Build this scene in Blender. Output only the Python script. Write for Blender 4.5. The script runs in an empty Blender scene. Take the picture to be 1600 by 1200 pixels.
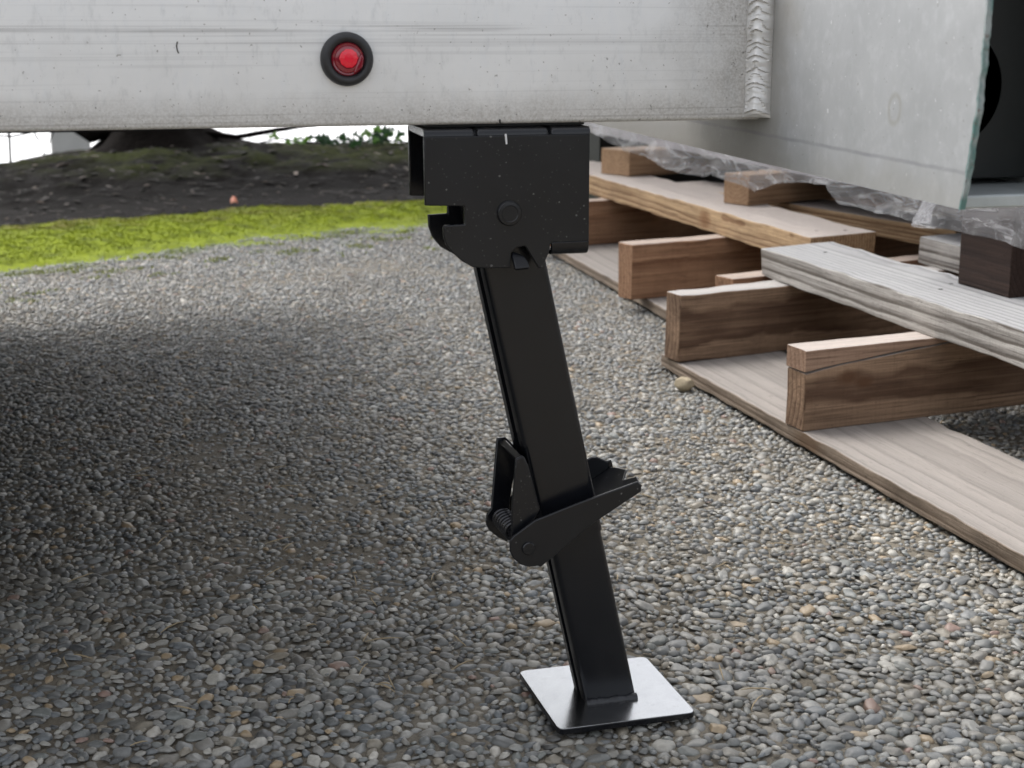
import bpy, bmesh, math, random
import numpy as np
from mathutils import Vector, Matrix, noise

random.seed(7)
rng = np.random.default_rng(11)
SC = bpy.context.scene
COL = SC.collection
R = math.radians

# ------------------------------------------------------------------ camera, sky, sun, exposure
cam_d = bpy.data.cameras.new('camera')
cam = bpy.data.objects.new('camera', cam_d)
COL.objects.link(cam)
cam.location = (0, 0, 0.436)
cam.rotation_euler = (R(90 - 13.219), 0, R(-15.688))
cam_d.sensor_fit = 'HORIZONTAL'
cam_d.sensor_width = 36
cam_d.lens = 52.875
cam_d.clip_start = 0.02
cam_d.clip_end = 500
cam_d.dof.use_dof = True
cam_d.dof.focus_distance = 1.06
cam_d.dof.aperture_fstop = 17
SC.camera = cam

SUN_EL, SUN_AZ = 55, 336            # azimuth of the sun, clockwise from +Y
world = bpy.data.worlds.new('World')
SC.world = world
world.use_nodes = True
wn, wl = world.node_tree.nodes, world.node_tree.links
wn.clear()
sky = wn.new('ShaderNodeTexSky')
sky.sky_type = 'NISHITA'
sky.sun_disc = False
sky.sun_elevation = R(SUN_EL)
sky.sun_rotation = R(SUN_AZ)
sky.air_density = 1.0
sky.dust_density = 5.0
sky.ozone_density = 1.0
hs = wn.new('ShaderNodeHueSaturation')
hs.inputs['Saturation'].default_value = 0.27
bg = wn.new('ShaderNodeBackground')
bg.inputs['Strength'].default_value = 0.15
wo = wn.new('ShaderNodeOutputWorld')
wl.new(sky.outputs[0], hs.inputs['Color'])
wl.new(hs.outputs[0], bg.inputs['Color'])
wl.new(bg.outputs[0], wo.inputs['Surface'])

sun_d = bpy.data.lights.new('sun', 'SUN')
sun_d.energy = 0.8
sun_d.angle = R(45)
sun_d.color = (1.0, 0.97, 0.93)
sun = bpy.data.objects.new('sun', sun_d)
COL.objects.link(sun)
sd = Vector((math.sin(R(SUN_AZ)) * math.cos(R(SUN_EL)), math.cos(R(SUN_AZ)) * math.cos(R(SUN_EL)), math.sin(R(SUN_EL))))
sun.rotation_euler = sd.to_track_quat('Z', 'Y').to_euler()
sun.location = (0, 0, 8)

vs = SC.view_settings
vs.view_transform = 'Standard'
vs.look = 'None'
vs.exposure = 1.2
vs.gamma = 1.0
vs.use_curve_mapping = False
SC.render.engine = 'CYCLES'
SC.cycles.use_denoising = True
SC.cycles.max_bounces = 8


# ------------------------------------------------------------------ node helpers
class NT:
    def __init__(s, name):
        s.m = bpy.data.materials.new(name)
        s.m.use_nodes = True
        s.n, s.l = s.m.node_tree.nodes, s.m.node_tree.links
        s.n.clear()
        s.out = s.n.new('ShaderNodeOutputMaterial')
        s.p = s.n.new('ShaderNodeBsdfPrincipled')
        s.l.new(s.p.outputs[0], s.out.inputs['Surface'])

    def put(s, sock, v):
        if isinstance(v, bpy.types.NodeSocket):
            s.l.new(v, sock)
        elif v is not None:
            if hasattr(sock.default_value, '__len__') and not hasattr(v, '__len__'):
                sock.default_value = [v] * len(sock.default_value)
            elif hasattr(sock.default_value, '__len__') and len(sock.default_value) == 4 and len(v) == 3:
                sock.default_value = (*v, 1)
            else:
                sock.default_value = v

    def node(s, t, props=None, **ins):
        n = s.n.new(t)
        for k, v in (props or {}).items():
            setattr(n, k, v)
        for k, v in ins.items():
            s.put(n.inputs[k.replace('_', ' ')], v)
        return n

    def coord(s, which='Object'):
        return s.node('ShaderNodeTexCoord').outputs[which]

    def wpos(s):
        return s.node('ShaderNodeNewGeometry').outputs['Position']

    def mapping(s, v, loc=(0, 0, 0), rot=(0, 0, 0), scale=(1, 1, 1)):
        return s.node('ShaderNodeMapping', Vector=v, Location=loc, Rotation=rot, Scale=scale).outputs[0]

    def noise(s, v, scale, detail=4, rough=0.55, dist=0.0, out='Fac'):
        return s.node('ShaderNodeTexNoise', Vector=v, Scale=scale, Detail=detail, Roughness=rough, Distortion=dist).outputs[out]

    def ramp(s, f, *stops, interp='LINEAR'):
        n = s.n.new('ShaderNodeValToRGB')
        n.color_ramp.interpolation = interp
        e = n.color_ramp.elements
        while len(e) < len(stops):
            e.new(0.5)
        for el, (p, c) in zip(e, stops):
            el.position = p
            el.color = (c, c, c, 1) if not hasattr(c, '__len__') else (*c, 1)
        s.l.new(f, n.inputs[0])
        return n.outputs[0]

    def math(s, op, a, b=0.0, c=None):
        n = s.n.new('ShaderNodeMath')
        n.operation = op
        s.put(n.inputs[0], a)
        s.put(n.inputs[1], b)
        if c is not None:
            s.put(n.inputs[2], c)
        return n.outputs[0]

    def mix(s, f, a, b, mode='MIX'):
        n = s.n.new('ShaderNodeMix')
        n.data_type = 'RGBA'
        n.blend_type = mode
        s.put(n.inputs[0], f)
        s.put(n.inputs[6], a)
        s.put(n.inputs[7], b)
        return n.outputs[2]

    def sep(s, v):
        return s.node('ShaderNodeSeparateXYZ', Vector=v).outputs

    def bump(s, h, strength=0.3, dist=0.001, normal=None):
        n = s.node('ShaderNodeBump', Height=h, Strength=strength, Distance=dist)
        if normal is not None:
            s.l.new(normal, n.inputs['Normal'])
        return n.outputs[0]

    def set(s, **k):
        for a, v in k.items():
            s.put(s.p.inputs[a.replace('_', ' ')], v)
        return s.m


# ------------------------------------------------------------------ object helpers
ORG = {}


def thing(name, label, cat, loc, group=None):
    o = bpy.data.objects.new(name, None)
    o.empty_display_size = 0.05
    o.location = loc
    COL.objects.link(o)
    o['label'] = label
    o['category'] = cat
    if group:
        o['group'] = group
    ORG[o] = Vector(loc)
    return o


def tag(o, label=None, cat=None, group=None, kind=None):
    for k, v in (('label', label), ('category', cat), ('group', group), ('kind', kind)):
        if v:
            o[k] = v
    return o


def smooth(me, angle=None):
    me.polygons.foreach_set('use_smooth', [True] * len(me.polygons))
    if angle is not None:
        me.set_sharp_from_angle(angle=R(angle))


def link(name, me, mat, parent=None, sm=None, bev=0.0, seg=2):
    """mesh in world coordinates -> object, moved into its thing's own frame"""
    if parent is not None:
        me.transform(Matrix.Translation(-ORG[parent]))
    o = bpy.data.objects.new(name, me)
    COL.objects.link(o)
    if mat is not None:
        me.materials.append(mat)
    if sm is not None:
        smooth(me, sm)
    if parent is not None:
        o.parent = parent
        ORG[o] = ORG[parent]
    else:
        ORG[o] = Vector((0, 0, 0))
    if bev:
        b = o.modifiers.new('bevel', 'BEVEL')
        b.width = bev
        b.segments = seg
        b.limit_method = 'ANGLE'
        b.angle_limit = R(35)
        smooth(me, 35)
        b.harden_normals = False
    return o


def mesh(verts, faces, name='mesh'):
    me = bpy.data.meshes.new(name)
    me.from_pydata([tuple(v) for v in verts], [], faces)
    bm = bmesh.new()
    bm.from_mesh(me)
    bmesh.ops.recalc_face_normals(bm, faces=bm.faces)
    bm.to_mesh(me)
    bm.free()
    me.update()
    return me


def join(*parts):
    V, F = [], []
    for v, f in parts:
        o = len(V)
        V += [tuple(x) for x in v]
        F += [[i + o for i in q] for q in f]
    return V, F


def box(x0, x1, y0, y1, z0, z1):
    V = [(x, y, z) for z in (z0, z1) for y in (y0, y1) for x in (x0, x1)]
    return V, [[0, 2, 3, 1], [4, 5, 7, 6], [0, 1, 5, 4], [2, 6, 7, 3], [0, 4, 6, 2], [1, 3, 7, 5]]


def prism_y(poly, y0, y1):
    """polygon in X,Z extruded along Y"""
    n = len(poly)
    V = [(x, y0, z) for x, z in poly] + [(x, y1, z) for x, z in poly]
    F = [list(range(n)), list(range(2 * n - 1, n - 1, -1))]
    F += [[i, i + n, (i + 1) % n + n, (i + 1) % n] for i in range(n)]
    return V, F


def cyl(p0, p1, r0, r1=None, n=20):
    p0, p1 = Vector(p0), Vector(p1)
    r1 = r0 if r1 is None else r1
    q = (p1 - p0).to_track_quat('Z', 'Y')
    V = []
    for p, r in ((p0, r0), (p1, r1)):
        V += [p + q @ Vector((r * math.cos(2 * math.pi * i / n), r * math.sin(2 * math.pi * i / n), 0)) for i in range(n)]
    F = [list(range(n)), list(range(n, 2 * n))] + [[i, (i + 1) % n, n + (i + 1) % n, n + i] for i in range(n)]
    return V, F


def lathe_y(c, prof, n=48):
    """profile of (radius, y offset) turned about an axis along Y through c"""
    V, F = [], []
    for r, dy in prof:
        V += [(c[0] + r * math.cos(2 * math.pi * i / n), c[1] + dy, c[2] + r * math.sin(2 * math.pi * i / n)) for i in range(n)]
    m = len(prof)
    for k in range(m - 1):
        F += [[k * n + i, k * n + (i + 1) % n, (k + 1) * n + (i + 1) % n, (k + 1) * n + i] for i in range(n)]
    F.append([(m - 1) * n + i for i in range(n)])
    return V, F


def tube(pts, rad, n=8, cap=True):
    V, F = [], []
    pts = [Vector(p) for p in pts]
    m = len(pts)
    for k, p in enumerate(pts):
        d = (pts[min(k + 1, m - 1)] - pts[max(k - 1, 0)]).normalized()
        a = d.orthogonal().normalized() if k == 0 else (a - d * a.dot(d)).normalized()
        b = d.cross(a)
        r = rad[k] if hasattr(rad, '__len__') else rad
        V += [p + (a * math.cos(2 * math.pi * i / n) + b * math.sin(2 * math.pi * i / n)) * r for i in range(n)]
    for k in range(m - 1):
        F += [[k * n + i, k * n + (i + 1) % n, (k + 1) * n + (i + 1) % n, (k + 1) * n + i] for i in range(n)]
    if cap:
        F += [list(range(n))[::-1], [(m - 1) * n + i for i in range(n)]]
    return V, F


def fbm(x, y, z=0.0, s=1.0, o=4):
    return noise.fractal(Vector((x * s, y * s, z * s)), 1.0, 2.0, o)


# ------------------------------------------------------------------ materials
def m_black_paint(name='black_paint', specks=True, rough=0.30):
    t = NT(name)
    v = t.coord('Object')
    n1 = t.noise(v, 45, 3)
    base = t.mix(n1, (0.0036, 0.0042, 0.0062), (0.0078, 0.0086, 0.0112))
    if specks:
        vo = t.node('ShaderNodeTexVoronoi', Vector=v, Scale=190.0)
        r = t.sep(vo.outputs['Color'])[0]
        thr = t.math('MULTIPLY', t.math('MAXIMUM', t.math('SUBTRACT', r, 0.45), 0), 0.26)
        dot = t.math('LESS_THAN', vo.outputs['Distance'], thr)
        vo2 = t.node('ShaderNodeTexVoronoi', Vector=v, Scale=420.0)
        r2 = t.sep(vo2.outputs['Color'])[1]
        dot2 = t.math('LESS_THAN', vo2.outputs['Distance'], t.math('MULTIPLY', t.math('MAXIMUM', t.math('SUBTRACT', r2, 0.60), 0), 0.5))
        base = t.mix(t.math('MULTIPLY', dot, 0.20), base, (0.55, 0.54, 0.52))
        base = t.mix(t.math('MULTIPLY', dot2, 0.08), base, (0.45, 0.44, 0.42))
    nb = t.noise(v, 900, 2)
    return t.set(Base_Color=base, Roughness=t.math('ADD', t.math('MULTIPLY', n1, 0.12), rough - 0.06),
                 Normal=t.bump(nb, 0.06, 0.0004))


def m_aluminium(name, tint=(0.87, 0.87, 0.865), horizontal=True, tubewall=False):
    t = NT(name)
    v = t.wpos()
    x, y, z = t.sep(v)
    fine = t.noise(t.mapping(v, scale=(3, 3, 420)) if horizontal else t.mapping(v, scale=(300, 200, 70)), 1.0, 3, 0.6)
    blot = t.noise(v, 14, 6, 0.65)
    fleck = t.noise(t.mapping(v, scale=(170, 120, 105) if tubewall else (150, 150, 42)), 1.0, 4, 0.65)
    flk = t.ramp(fleck, (0.50, 0), (0.72, 1))
    base = t.mix(blot, [c * 0.86 for c in tint], [min(1, c * 1.10) for c in tint])
    base = t.mix(t.math('MULTIPLY', flk, 0.22 if tubewall else 0.35), base, (0.70, 0.72, 0.73) if tubewall else (0.80, 0.82, 0.84))
    base = t.mix(t.math('MULTIPLY', t.ramp(t.noise(t.mapping(v, scale=(240, 240, 90)), 1.0, 3, 0.7), (0.55, 0), (0.8, 1)), 0.35), base, (0.44, 0.45, 0.46))
    base = t.mix(t.math('MULTIPLY', t.ramp(fine, (0.56, 0), (0.66, 1)), 0.16), base, (0.36, 0.36, 0.36))
    speck = t.math('GREATER_THAN', t.noise(v, 420, 2, 0.5), 0.735)
    base = t.mix(t.math('MULTIPLY', speck, 0.6), base, (0.16, 0.14, 0.12))
    if not tubewall:
        # long drawn-out scratches
        for zc, w, s in ((0.4365, 0.0011, 0.40), (0.4385, 0.0005, 0.35), (0.4335, 0.0005, 0.25), (0.4295, 0.0004, 0.22), (0.3905, 0.0004, 0.3), (0.3865, 0.0005, 0.35)):
            zz = t.math('ADD', z, t.math('MULTIPLY', t.noise(t.mapping(v, scale=(2, 2, 0)), 1.0, 1), 0.0035))
            line = t.math('LESS_THAN', t.math('ABSOLUTE', t.math('SUBTRACT', zz, zc + 0.00175)), w)
            gate = t.ramp(t.noise(t.mapping(v, loc=(zc * 90, 0, 0), scale=(7, 7, 200)), 1.0, 3), (0.42, 0), (0.60, 1))
            base = t.mix(t.math('MULTIPLY', t.math('MULTIPLY', line, gate), s), base, (0.22, 0.21, 0.20))
        # road grime near the lower edge and towards the weld
        low = t.ramp(t.math('ADD', t.math('MULTIPLY', t.math('SUBTRACT', 0.408, z), 32), t.math('MULTIPLY', t.noise(v, 30, 5), 0.7)), (0.45, 0), (1.15, 1))
        right = t.ramp(t.math('ADD', t.math('MULTIPLY', t.math('SUBTRACT', x, 0.31), 9), t.math('MULTIPLY', t.noise(v, 26, 5), 0.7)), (0.55, 0), (1.2, 1))
        grime = t.math('MAXIMUM', t.math('MULTIPLY', low, 0.62), t.math('MULTIPLY', right, 0.66))
        gran = t.ramp(t.noise(v, 700, 3, 0.7), (0.35, 0.45), (0.65, 1))
        base = t.mix(t.math('MULTIPLY', grime, gran), base, (0.30, 0.275, 0.24))
        gk = t.math('GREATER_THAN', t.math('ADD', t.noise(v, 330, 4, 0.7), t.math('MULTIPLY', grime, 0.10)), 0.715)
        base = t.mix(t.math('MULTIPLY', gk, 0.7), base, (0.08, 0.07, 0.06))
    else:
        big = t.noise(t.mapping(v, scale=(30, 18, 12)), 1.0, 6, 0.7)
        base = t.mix(t.math('MULTIPLY', t.ramp(big, (0.45, 0), (0.7, 1)), 0.35), base, (0.25, 0.26, 0.26))
        wsp = t.math('GREATER_THAN', t.noise(v, 260, 2, 0.5), 0.74)
        base = t.mix(t.math('MULTIPLY', wsp, 0.6), base, (0.75, 0.76, 0.77))
        # a dried ring, a rust fleck and grime towards the bottom flange
        d = t.node('ShaderNodeVectorMath', {'operation': 'DISTANCE'})
        t.put(d.inputs[0], t.mapping(v, scale=(1, 1, 0.8)))
        t.put(d.inputs[1], (0.399, 0.698, 0.3175))
        dd = t.math('ADD', d.outputs['Value'], t.math('MULTIPLY', t.noise(v, 120, 3), 0.002))
        ring = t.ramp(t.math('MULTIPLY', t.math('ABSOLUTE', t.math('SUBTRACT', dd, 0.0068)), 520), (0.2, 1), (0.95, 0))
        base = t.mix(t.math('MULTIPLY', ring, 0.38), base, (0.27, 0.25, 0.20))
        low = t.ramp(t.math('ADD', t.math('MULTIPLY', t.math('SUBTRACT', 0.372, z), 40), t.noise(v, 40, 4)), (0.5, 0), (1.4, 1))
        base = t.mix(t.math('MULTIPLY', low, 0.28), base, (0.34, 0.32, 0.27))
        ny = t.ramp(t.math('ADD', t.math('MULTIPLY', t.math('SUBTRACT', y, 0.80), 14), t.noise(v, 30, 5)), (0.6, 0), (1.5, 1))
        base = t.mix(t.math('MULTIPLY', ny, 0.55), base, (0.27, 0.25, 0.215))
        zz = t.math('SUBTRACT', t.math('SUBTRACT', z, t.math('MULTIPLY', t.math('SUBTRACT', y, 0.8446), 0.0175)), t.math('ADD', 0.3735, t.math('MULTIPLY', t.noise(v, 60, 3), 0.0016)))
        seam = t.ramp(t.math('MULTIPLY', t.math('ABSOLUTE', zz), 700), (0.35, 1), (1.0, 0))
        base = t.mix(t.math('MULTIPLY', t.math('MULTIPLY', seam, t.ramp(t.noise(v, 35, 4), (0.3, 0.35), (0.7, 1))), 0.6), base, (0.20, 0.20, 0.22))
    hb = t.math('ADD', t.math('MULTIPLY', fine, 0.5), t.math('MULTIPLY', fleck, 0.5))
    return t.set(Base_Color=base, Metallic=0.15, Roughness=t.math('ADD', t.math('MULTIPLY', blot, 0.2), 0.36),
                 Normal=t.bump(hb, 0.12, 0.0006))


def m_plain(name, col, rough=0.6, metal=0.0, var=0.25, scale=60, bump=0.15, bscale=300, bdist=0.0006, coat=0.0, spec=0.5):
    t = NT(name)
    v = t.wpos()
    n = t.noise(v, scale, 5, 0.6)
    base = t.mix(n, [c * (1 - var) for c in col], [min(1, c * (1 + var)) for c in col])
    return t.set(Base_Color=base, Roughness=rough, Metallic=metal, Coat_Weight=coat, Specular_IOR_Level=spec,
                 Normal=t.bump(t.noise(v, bscale, 3), bump, bdist))


def m_wood(name, light, dark, ring=0.006, pith=(-0.02, -0.05), gray=0.0, graycol=(0.46, 0.44, 0.42), seed=0.0, contrast=1.0, bumps=0.35, stain=0.3, knots=()):
    t = NT(name)
    v = t.coord('Object')
    lv = t.mapping(v, loc=(seed * 0.37, pith[0], pith[1]), rot=(0, R(1.2), R(1.5)), scale=(0.10, 1, 1))
    wv = t.node('ShaderNodeTexWave', {'wave_type': 'RINGS', 'rings_direction': 'X', 'wave_profile': 'SAW'}, Vector=lv,
                Scale=0.314 / ring, Distortion=2.6, Detail=2.0, Detail_Scale=0.55, Detail_Roughness=0.45).outputs['Fac']
    rr = t.ramp(wv, (0.0, 0.0), (0.62, 0.30), (0.90, 1.0), (1.0, 0.0))
    fib = t.noise(t.mapping(v, loc=(seed, 0, 0), scale=(9, 420, 420)), 1.0, 4, 0.62)
    fib2 = t.noise(t.mapping(v, loc=(seed, 3, 0), scale=(2.5, 130, 130)), 1.0, 4, 0.65)
    blot = t.noise(t.mapping(v, loc=(seed, 7, 1), scale=(9, 22, 22)), 1.0, 5, 0.6)
    k = t.math('ADD', t.math('MULTIPLY', rr, 0.55 * contrast), t.math('MULTIPLY', t.math('SUBTRACT', fib2, 0.42), 1.1))
    base = t.mix(t.ramp(k, (0.05, 0), (0.70, 1)), light, dark)
    base = t.mix(t.math('MULTIPLY', t.ramp(fib, (0.42, 0), (0.70, 1)), 0.55), base, [c * 0.6 for c in dark])
    base = t.mix(t.math('MULTIPLY', t.ramp(blot, (0.5, 0), (0.72, 1)), stain), base, [c * 0.42 for c in dark])
    base = t.mix(t.math('MULTIPLY', t.ramp(t.noise(t.mapping(v, loc=(seed, 1, 9), scale=(6, 30, 30)), 1.0, 4), (0.5, 0), (0.75, 1)), 0.3), base, [min(1, c * 1.3) for c in light])
    kerf = t.ramp(t.noise(t.mapping(v, loc=(seed, 8, 8), rot=(0, 0, R(8)), scale=(420, 14, 14)), 1.0, 3, 0.7), (0.52, 0), (0.70, 1))
    base = t.mix(t.math('MULTIPLY', kerf, 0.22), base, [c * 0.6 for c in dark])
    streak = t.ramp(t.noise(t.mapping(v, loc=(seed, 5, 2), scale=(5, 330, 330)), 1.0, 3, 0.7), (0.56, 0), (0.66, 1))
    base = t.mix(t.math('MULTIPLY', streak, 0.62), base, [c * 0.5 for c in dark])
    fleck = t.ramp(t.noise(t.mapping(v, loc=(seed, 2, 4), scale=(90, 330, 330)), 1.0, 4, 0.7), (0.60, 0), (0.70, 1))
    base = t.mix(t.math('MULTIPLY', fleck, 0.5), base, [c * 0.35 for c in dark])
    for kx, ky, kz, kr in knots:
        dn = t.node('ShaderNodeVectorMath', {'operation': 'DISTANCE'})
        t.put(dn.inputs[0], t.mapping(v, scale=(0.6, 1, 1)))
        t.put(dn.inputs[1], (kx * 0.6, ky, kz))
        kd = t.math('ADD', dn.outputs['Value'], t.math('MULTIPLY', t.math('SUBTRACT', t.noise(v, 90, 3), 0.5), 0.008))
        base = t.mix(t.math('MULTIPLY', t.ramp(t.math('DIVIDE', kd, kr), (0.35, 1), (1.0, 0)), 0.8), base, [c * q for c, q in zip(dark, (0.85, 0.7, 0.55))])
    # weather greys the broad upper face, the sheltered faces stay brown
    if gray > 0:
        nz = t.sep(t.coord('Normal'))[2]
        up = t.math('MULTIPLY', t.ramp(nz, (0.6, 0), (0.8, 1)), t.ramp(t.math('ADD', t.noise(t.mapping(v, loc=(seed, 0, 0), scale=(5, 18, 18)), 1.0, 5), gray * 0.6), (0.35, 0.25), (0.75, 1)))
        gg = t.mix(t.math('ADD', t.math('MULTIPLY', rr, 0.45 * contrast), t.math('MULTIPLY', fib, 0.5)), graycol, [c * 0.58 for c in graycol])
        gg = t.mix(t.math('MULTIPLY', t.math('MAXIMUM', fleck, t.math('MULTIPLY', streak, 0.7)), 0.5), gg, [c * 0.35 for c in graycol])
        base = t.mix(t.math('MULTIPLY', up, gray), base, gg)
    h = t.math('ADD', t.math('MULTIPLY', rr, -0.5), t.math('ADD', t.math('MULTIPLY', fib, -0.8), t.math('MULTIPLY', t.noise(v, 260, 3), 0.4)))
    return t.set(Base_Color=base, Roughness=0.78, Specular_IOR_Level=0.25, Normal=t.bump(h, bumps, 0.0012))


def edge_moss(t, v):
    """patches of moss creeping between the stones near the moss strip"""
    x, y, z = t.sep(v)
    d = t.math('SUBTRACT', y, t.math('ADD', 2.93, t.math('MULTIPLY', x, 0.52)))
    f = t.math('ADD', t.math('MULTIPLY', d, 2.6), t.math('MULTIPLY', t.math('SUBTRACT', t.noise(v, 9, 5, 0.65), 0.5), 2.4))
    return t.ramp(f, (0.0, 0), (0.5, 1))


def m_pebble(name, use_attr):
    t = NT(name)
    if use_attr:
        r = t.node('ShaderNodeAttribute', {'attribute_name': 'tint'}).outputs['Fac']
    else:
        r = t.node('ShaderNodeObjectInfo').outputs['Random']
    v = t.wpos()
    c = t.ramp(r, (0.0, (0.070, 0.074, 0.078)), (0.07, (0.200, 0.208, 0.212)), (0.16, (0.125, 0.132, 0.134)), (0.25, (0.275, 0.278, 0.270)),
               (0.33, (0.160, 0.168, 0.168)), (0.41, (0.215, 0.208, 0.190)), (0.49, (0.150, 0.165, 0.178)), (0.57, (0.330, 0.325, 0.305)),
               (0.65, (0.185, 0.198, 0.194)), (0.73, (0.240, 0.236, 0.224)), (0.80, (0.105, 0.110, 0.112)), (0.86, (0.245, 0.222, 0.182)),
               (0.915, (0.40, 0.39, 0.36)), (0.955, (0.34, 0.262, 0.170)), (0.975, (0.265, 0.180, 0.150)), (0.985, (0.50, 0.48, 0.44)), interp='CONSTANT')
    flk = t.noise(v, 520, 4, 0.7)
    c = t.mix(0.55, c, t.mix(flk, (0.35, 0.35, 0.35), (1.72, 1.72, 1.70)), 'MULTIPLY')
    c = t.mix(t.math('MULTIPLY', t.math('GREATER_THAN', flk, 0.66), 0.35), c, (0.42, 0.41, 0.38))
    # sand and grime left lying over the stones in patches
    dirt = t.ramp(t.noise(v, 5.5, 5, 0.6), (0.47, 0), (0.68, 1))
    c = t.mix(t.math('MULTIPLY', dirt, 0.42), c, (0.165, 0.145, 0.112))
    c = t.mix(1.0, c, (0.93, 0.915, 0.88), 'MULTIPLY')
    c = t.mix(t.math('MULTIPLY', edge_moss(t, v), 0.75), c, (0.09, 0.125, 0.02))
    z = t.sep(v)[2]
    foot = t.ramp(t.math('MULTIPLY', t.math('ADD', z, 0.005), 220), (0.0, 1), (0.55, 0))  # dirt at each stone's base, darkened further to paint crevice shade
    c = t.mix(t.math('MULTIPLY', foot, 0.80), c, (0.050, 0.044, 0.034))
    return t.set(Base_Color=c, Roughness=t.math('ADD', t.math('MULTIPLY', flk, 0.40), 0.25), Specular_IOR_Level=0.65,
                 Normal=t.bump(t.noise(v, 1100, 3, 0.6), 0.25, 0.0004))


def m_mortar():
    t = NT('sandy_concrete')
    v = t.wpos()
    n = t.noise(v, 650, 4, 0.7)
    big = t.noise(v, 7, 5, 0.6)
    c = t.mix(n, (0.035, 0.030, 0.024), (0.34, 0.305, 0.245))
    c = t.mix(t.math('MULTIPLY', t.ramp(big, (0.45, 0), (0.7, 1)), 0.5), c, (0.085, 0.070, 0.048))
    c = t.mix(t.math('MULTIPLY', edge_moss(t, v), 0.9), c, (0.085, 0.120, 0.018))
    vo = t.node('ShaderNodeTexVoronoi', Vector=v, Scale=115.0)
    return t.set(Base_Color=c, Roughness=0.9, Specular_IOR_Level=0.2, Normal=t.bump(t.math('ADD', n, t.math('MULTIPLY', vo.outputs['Distance'], -0.6)), 0.6, 0.002))


def m_moss(name, attr=True):
    t = NT(name)
    v = t.wpos()
    n = t.noise(v, 9, 5, 0.6)
    n2 = t.noise(v, 90, 4, 0.65)
    c = t.mix(n2, (0.085, 0.125, 0.010), (0.33, 0.39, 0.018))
    y = t.sep(v)[1]
    x = t.sep(v)[0]
    old = t.math('ADD', n, t.math('MULTIPLY', t.math('SUBTRACT', t.math('SUBTRACT', y, t.math('MULTIPLY', x, 0.25)), 3.46), 0.85))
    c = t.mix(t.math('MULTIPLY', t.ramp(old, (0.44, 0), (0.74, 1)), 0.85), c, (0.135, 0.115, 0.032))
    c = t.mix(t.math('MULTIPLY', t.ramp(t.noise(v, 22, 5, 0.65), (0.48, 0), (0.68, 1)), 0.75), c, (0.060, 0.078, 0.014))
    if attr:
        a = t.node('ShaderNodeAttribute', {'attribute_name': 'tint'}).outputs['Fac']
        c = t.mix(t.math('MULTIPLY', a, 0.35), c, (0.38, 0.43, 0.035))
    return t.set(Base_Color=c, Roughness=0.85, Specular_IOR_Level=0.15, Normal=t.bump(n2, 0.5, 0.004))


def m_soil():
    t = NT('soil')
    v = t.wpos()
    x, y, z = t.sep(v)
    n = t.noise(v, 60, 6, 0.7)
    c = t.mix(n, (0.0015, 0.0012, 0.001), (0.0105, 0.0085, 0.0066))
    flat = t.ramp(t.math('ADD', z, t.math('MULTIPLY', t.noise(v, 8, 4), 0.02)), (0.004, 1), (0.018, 0))
    c = t.mix(t.math('MULTIPLY', flat, 0.7), c, t.mix(n, (0.010, 0.0085, 0.008), (0.040, 0.035, 0.032)))
    g = t.math('MULTIPLY', t.ramp(t.noise(v, 5, 5, 0.65), (0.40, 0), (0.56, 1)), t.ramp(z, (0.028, 0), (0.055, 1)))
    c = t.mix(t.math('MULTIPLY', g, 0.8), c, t.mix(n, (0.008, 0.012, 0.0025), (0.062, 0.074, 0.012)))
    return t.set(Base_Color=c, Roughness=0.95, Specular_IOR_Level=0.1, Normal=t.bump(n, 0.9, 0.02))


def m_plastic():
    t = NT('clear_plastic_film')
    v = t.wpos()
    n = t.noise(t.mapping(v, rot=(R(25), 0, 0), scale=(14, 5, 30)), 1.0, 3, 0.5, 1.2)
    n2 = t.noise(t.mapping(v, rot=(R(-30), 0, 0), scale=(30, 22, 60)), 1.0, 3, 0.5, 0.8)
    r1 = t.ramp(t.math('MULTIPLY', t.math('ABSOLUTE', t.math('SUBTRACT', n, 0.5)), 9.0), (0.0, 1), (0.55, 0))
    r2 = t.ramp(t.math('MULTIPLY', t.math('ABSOLUTE', t.math('SUBTRACT', n2, 0.5)), 9.0), (0.0, 1), (0.40, 0))
    h = t.math('ADD', r1, t.math('MULTIPLY', r2, 0.5))
    nb = t.bump(h, 0.38, 0.004)
    t.set(Base_Color=(0.52, 0.525, 0.54), Roughness=0.12, Specular_IOR_Level=0.7, Normal=nb)
    tr = t.node('ShaderNodeBsdfTransparent')
    tr.inputs[0].default_value = (0.93, 0.93, 0.95, 1)
    tl = t.node('ShaderNodeBsdfTranslucent')
    tl.inputs[0].default_value = (0.58, 0.585, 0.60, 1)
    a = t.node('ShaderNodeMixShader', Fac=0.35)
    t.l.new(t.p.outputs[0], a.inputs[1])
    t.l.new(tl.outputs[0], a.inputs[2])
    b = t.node('ShaderNodeMixShader', Fac=t.ramp(h, (0.0, 0.74), (1.0, 0.45)))
    t.l.new(a.outputs[0], b.inputs[1])
    t.l.new(tr.outputs[0], b.inputs[2])
    t.l.new(b.outputs[0], t.out.inputs['Surface'])
    return t.m


def m_plate():
    t = NT('bare_steel')
    v = t.wpos()
    n = t.noise(v, 60, 5, 0.6)
    sc = t.noise(t.mapping(v, rot=(0, 0, 0.5), scale=(30, 900, 900)), 1.0, 3)
    c = t.mix(n, (0.35, 0.355, 0.36), (0.50, 0.505, 0.51))
    mk = t.ramp(t.noise(v, 160, 4, 0.7), (0.60, 0), (0.70, 1))
    c = t.mix(t.math('MULTIPLY', mk, 0.5), c, (0.30, 0.30, 0.30))
    return t.set(Base_Color=c, Metallic=1.0, Roughness=t.math('ADD', t.math('MULTIPLY', n, 0.10), 0.17), Normal=t.bump(sc, 0.05, 0.0003))


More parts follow.
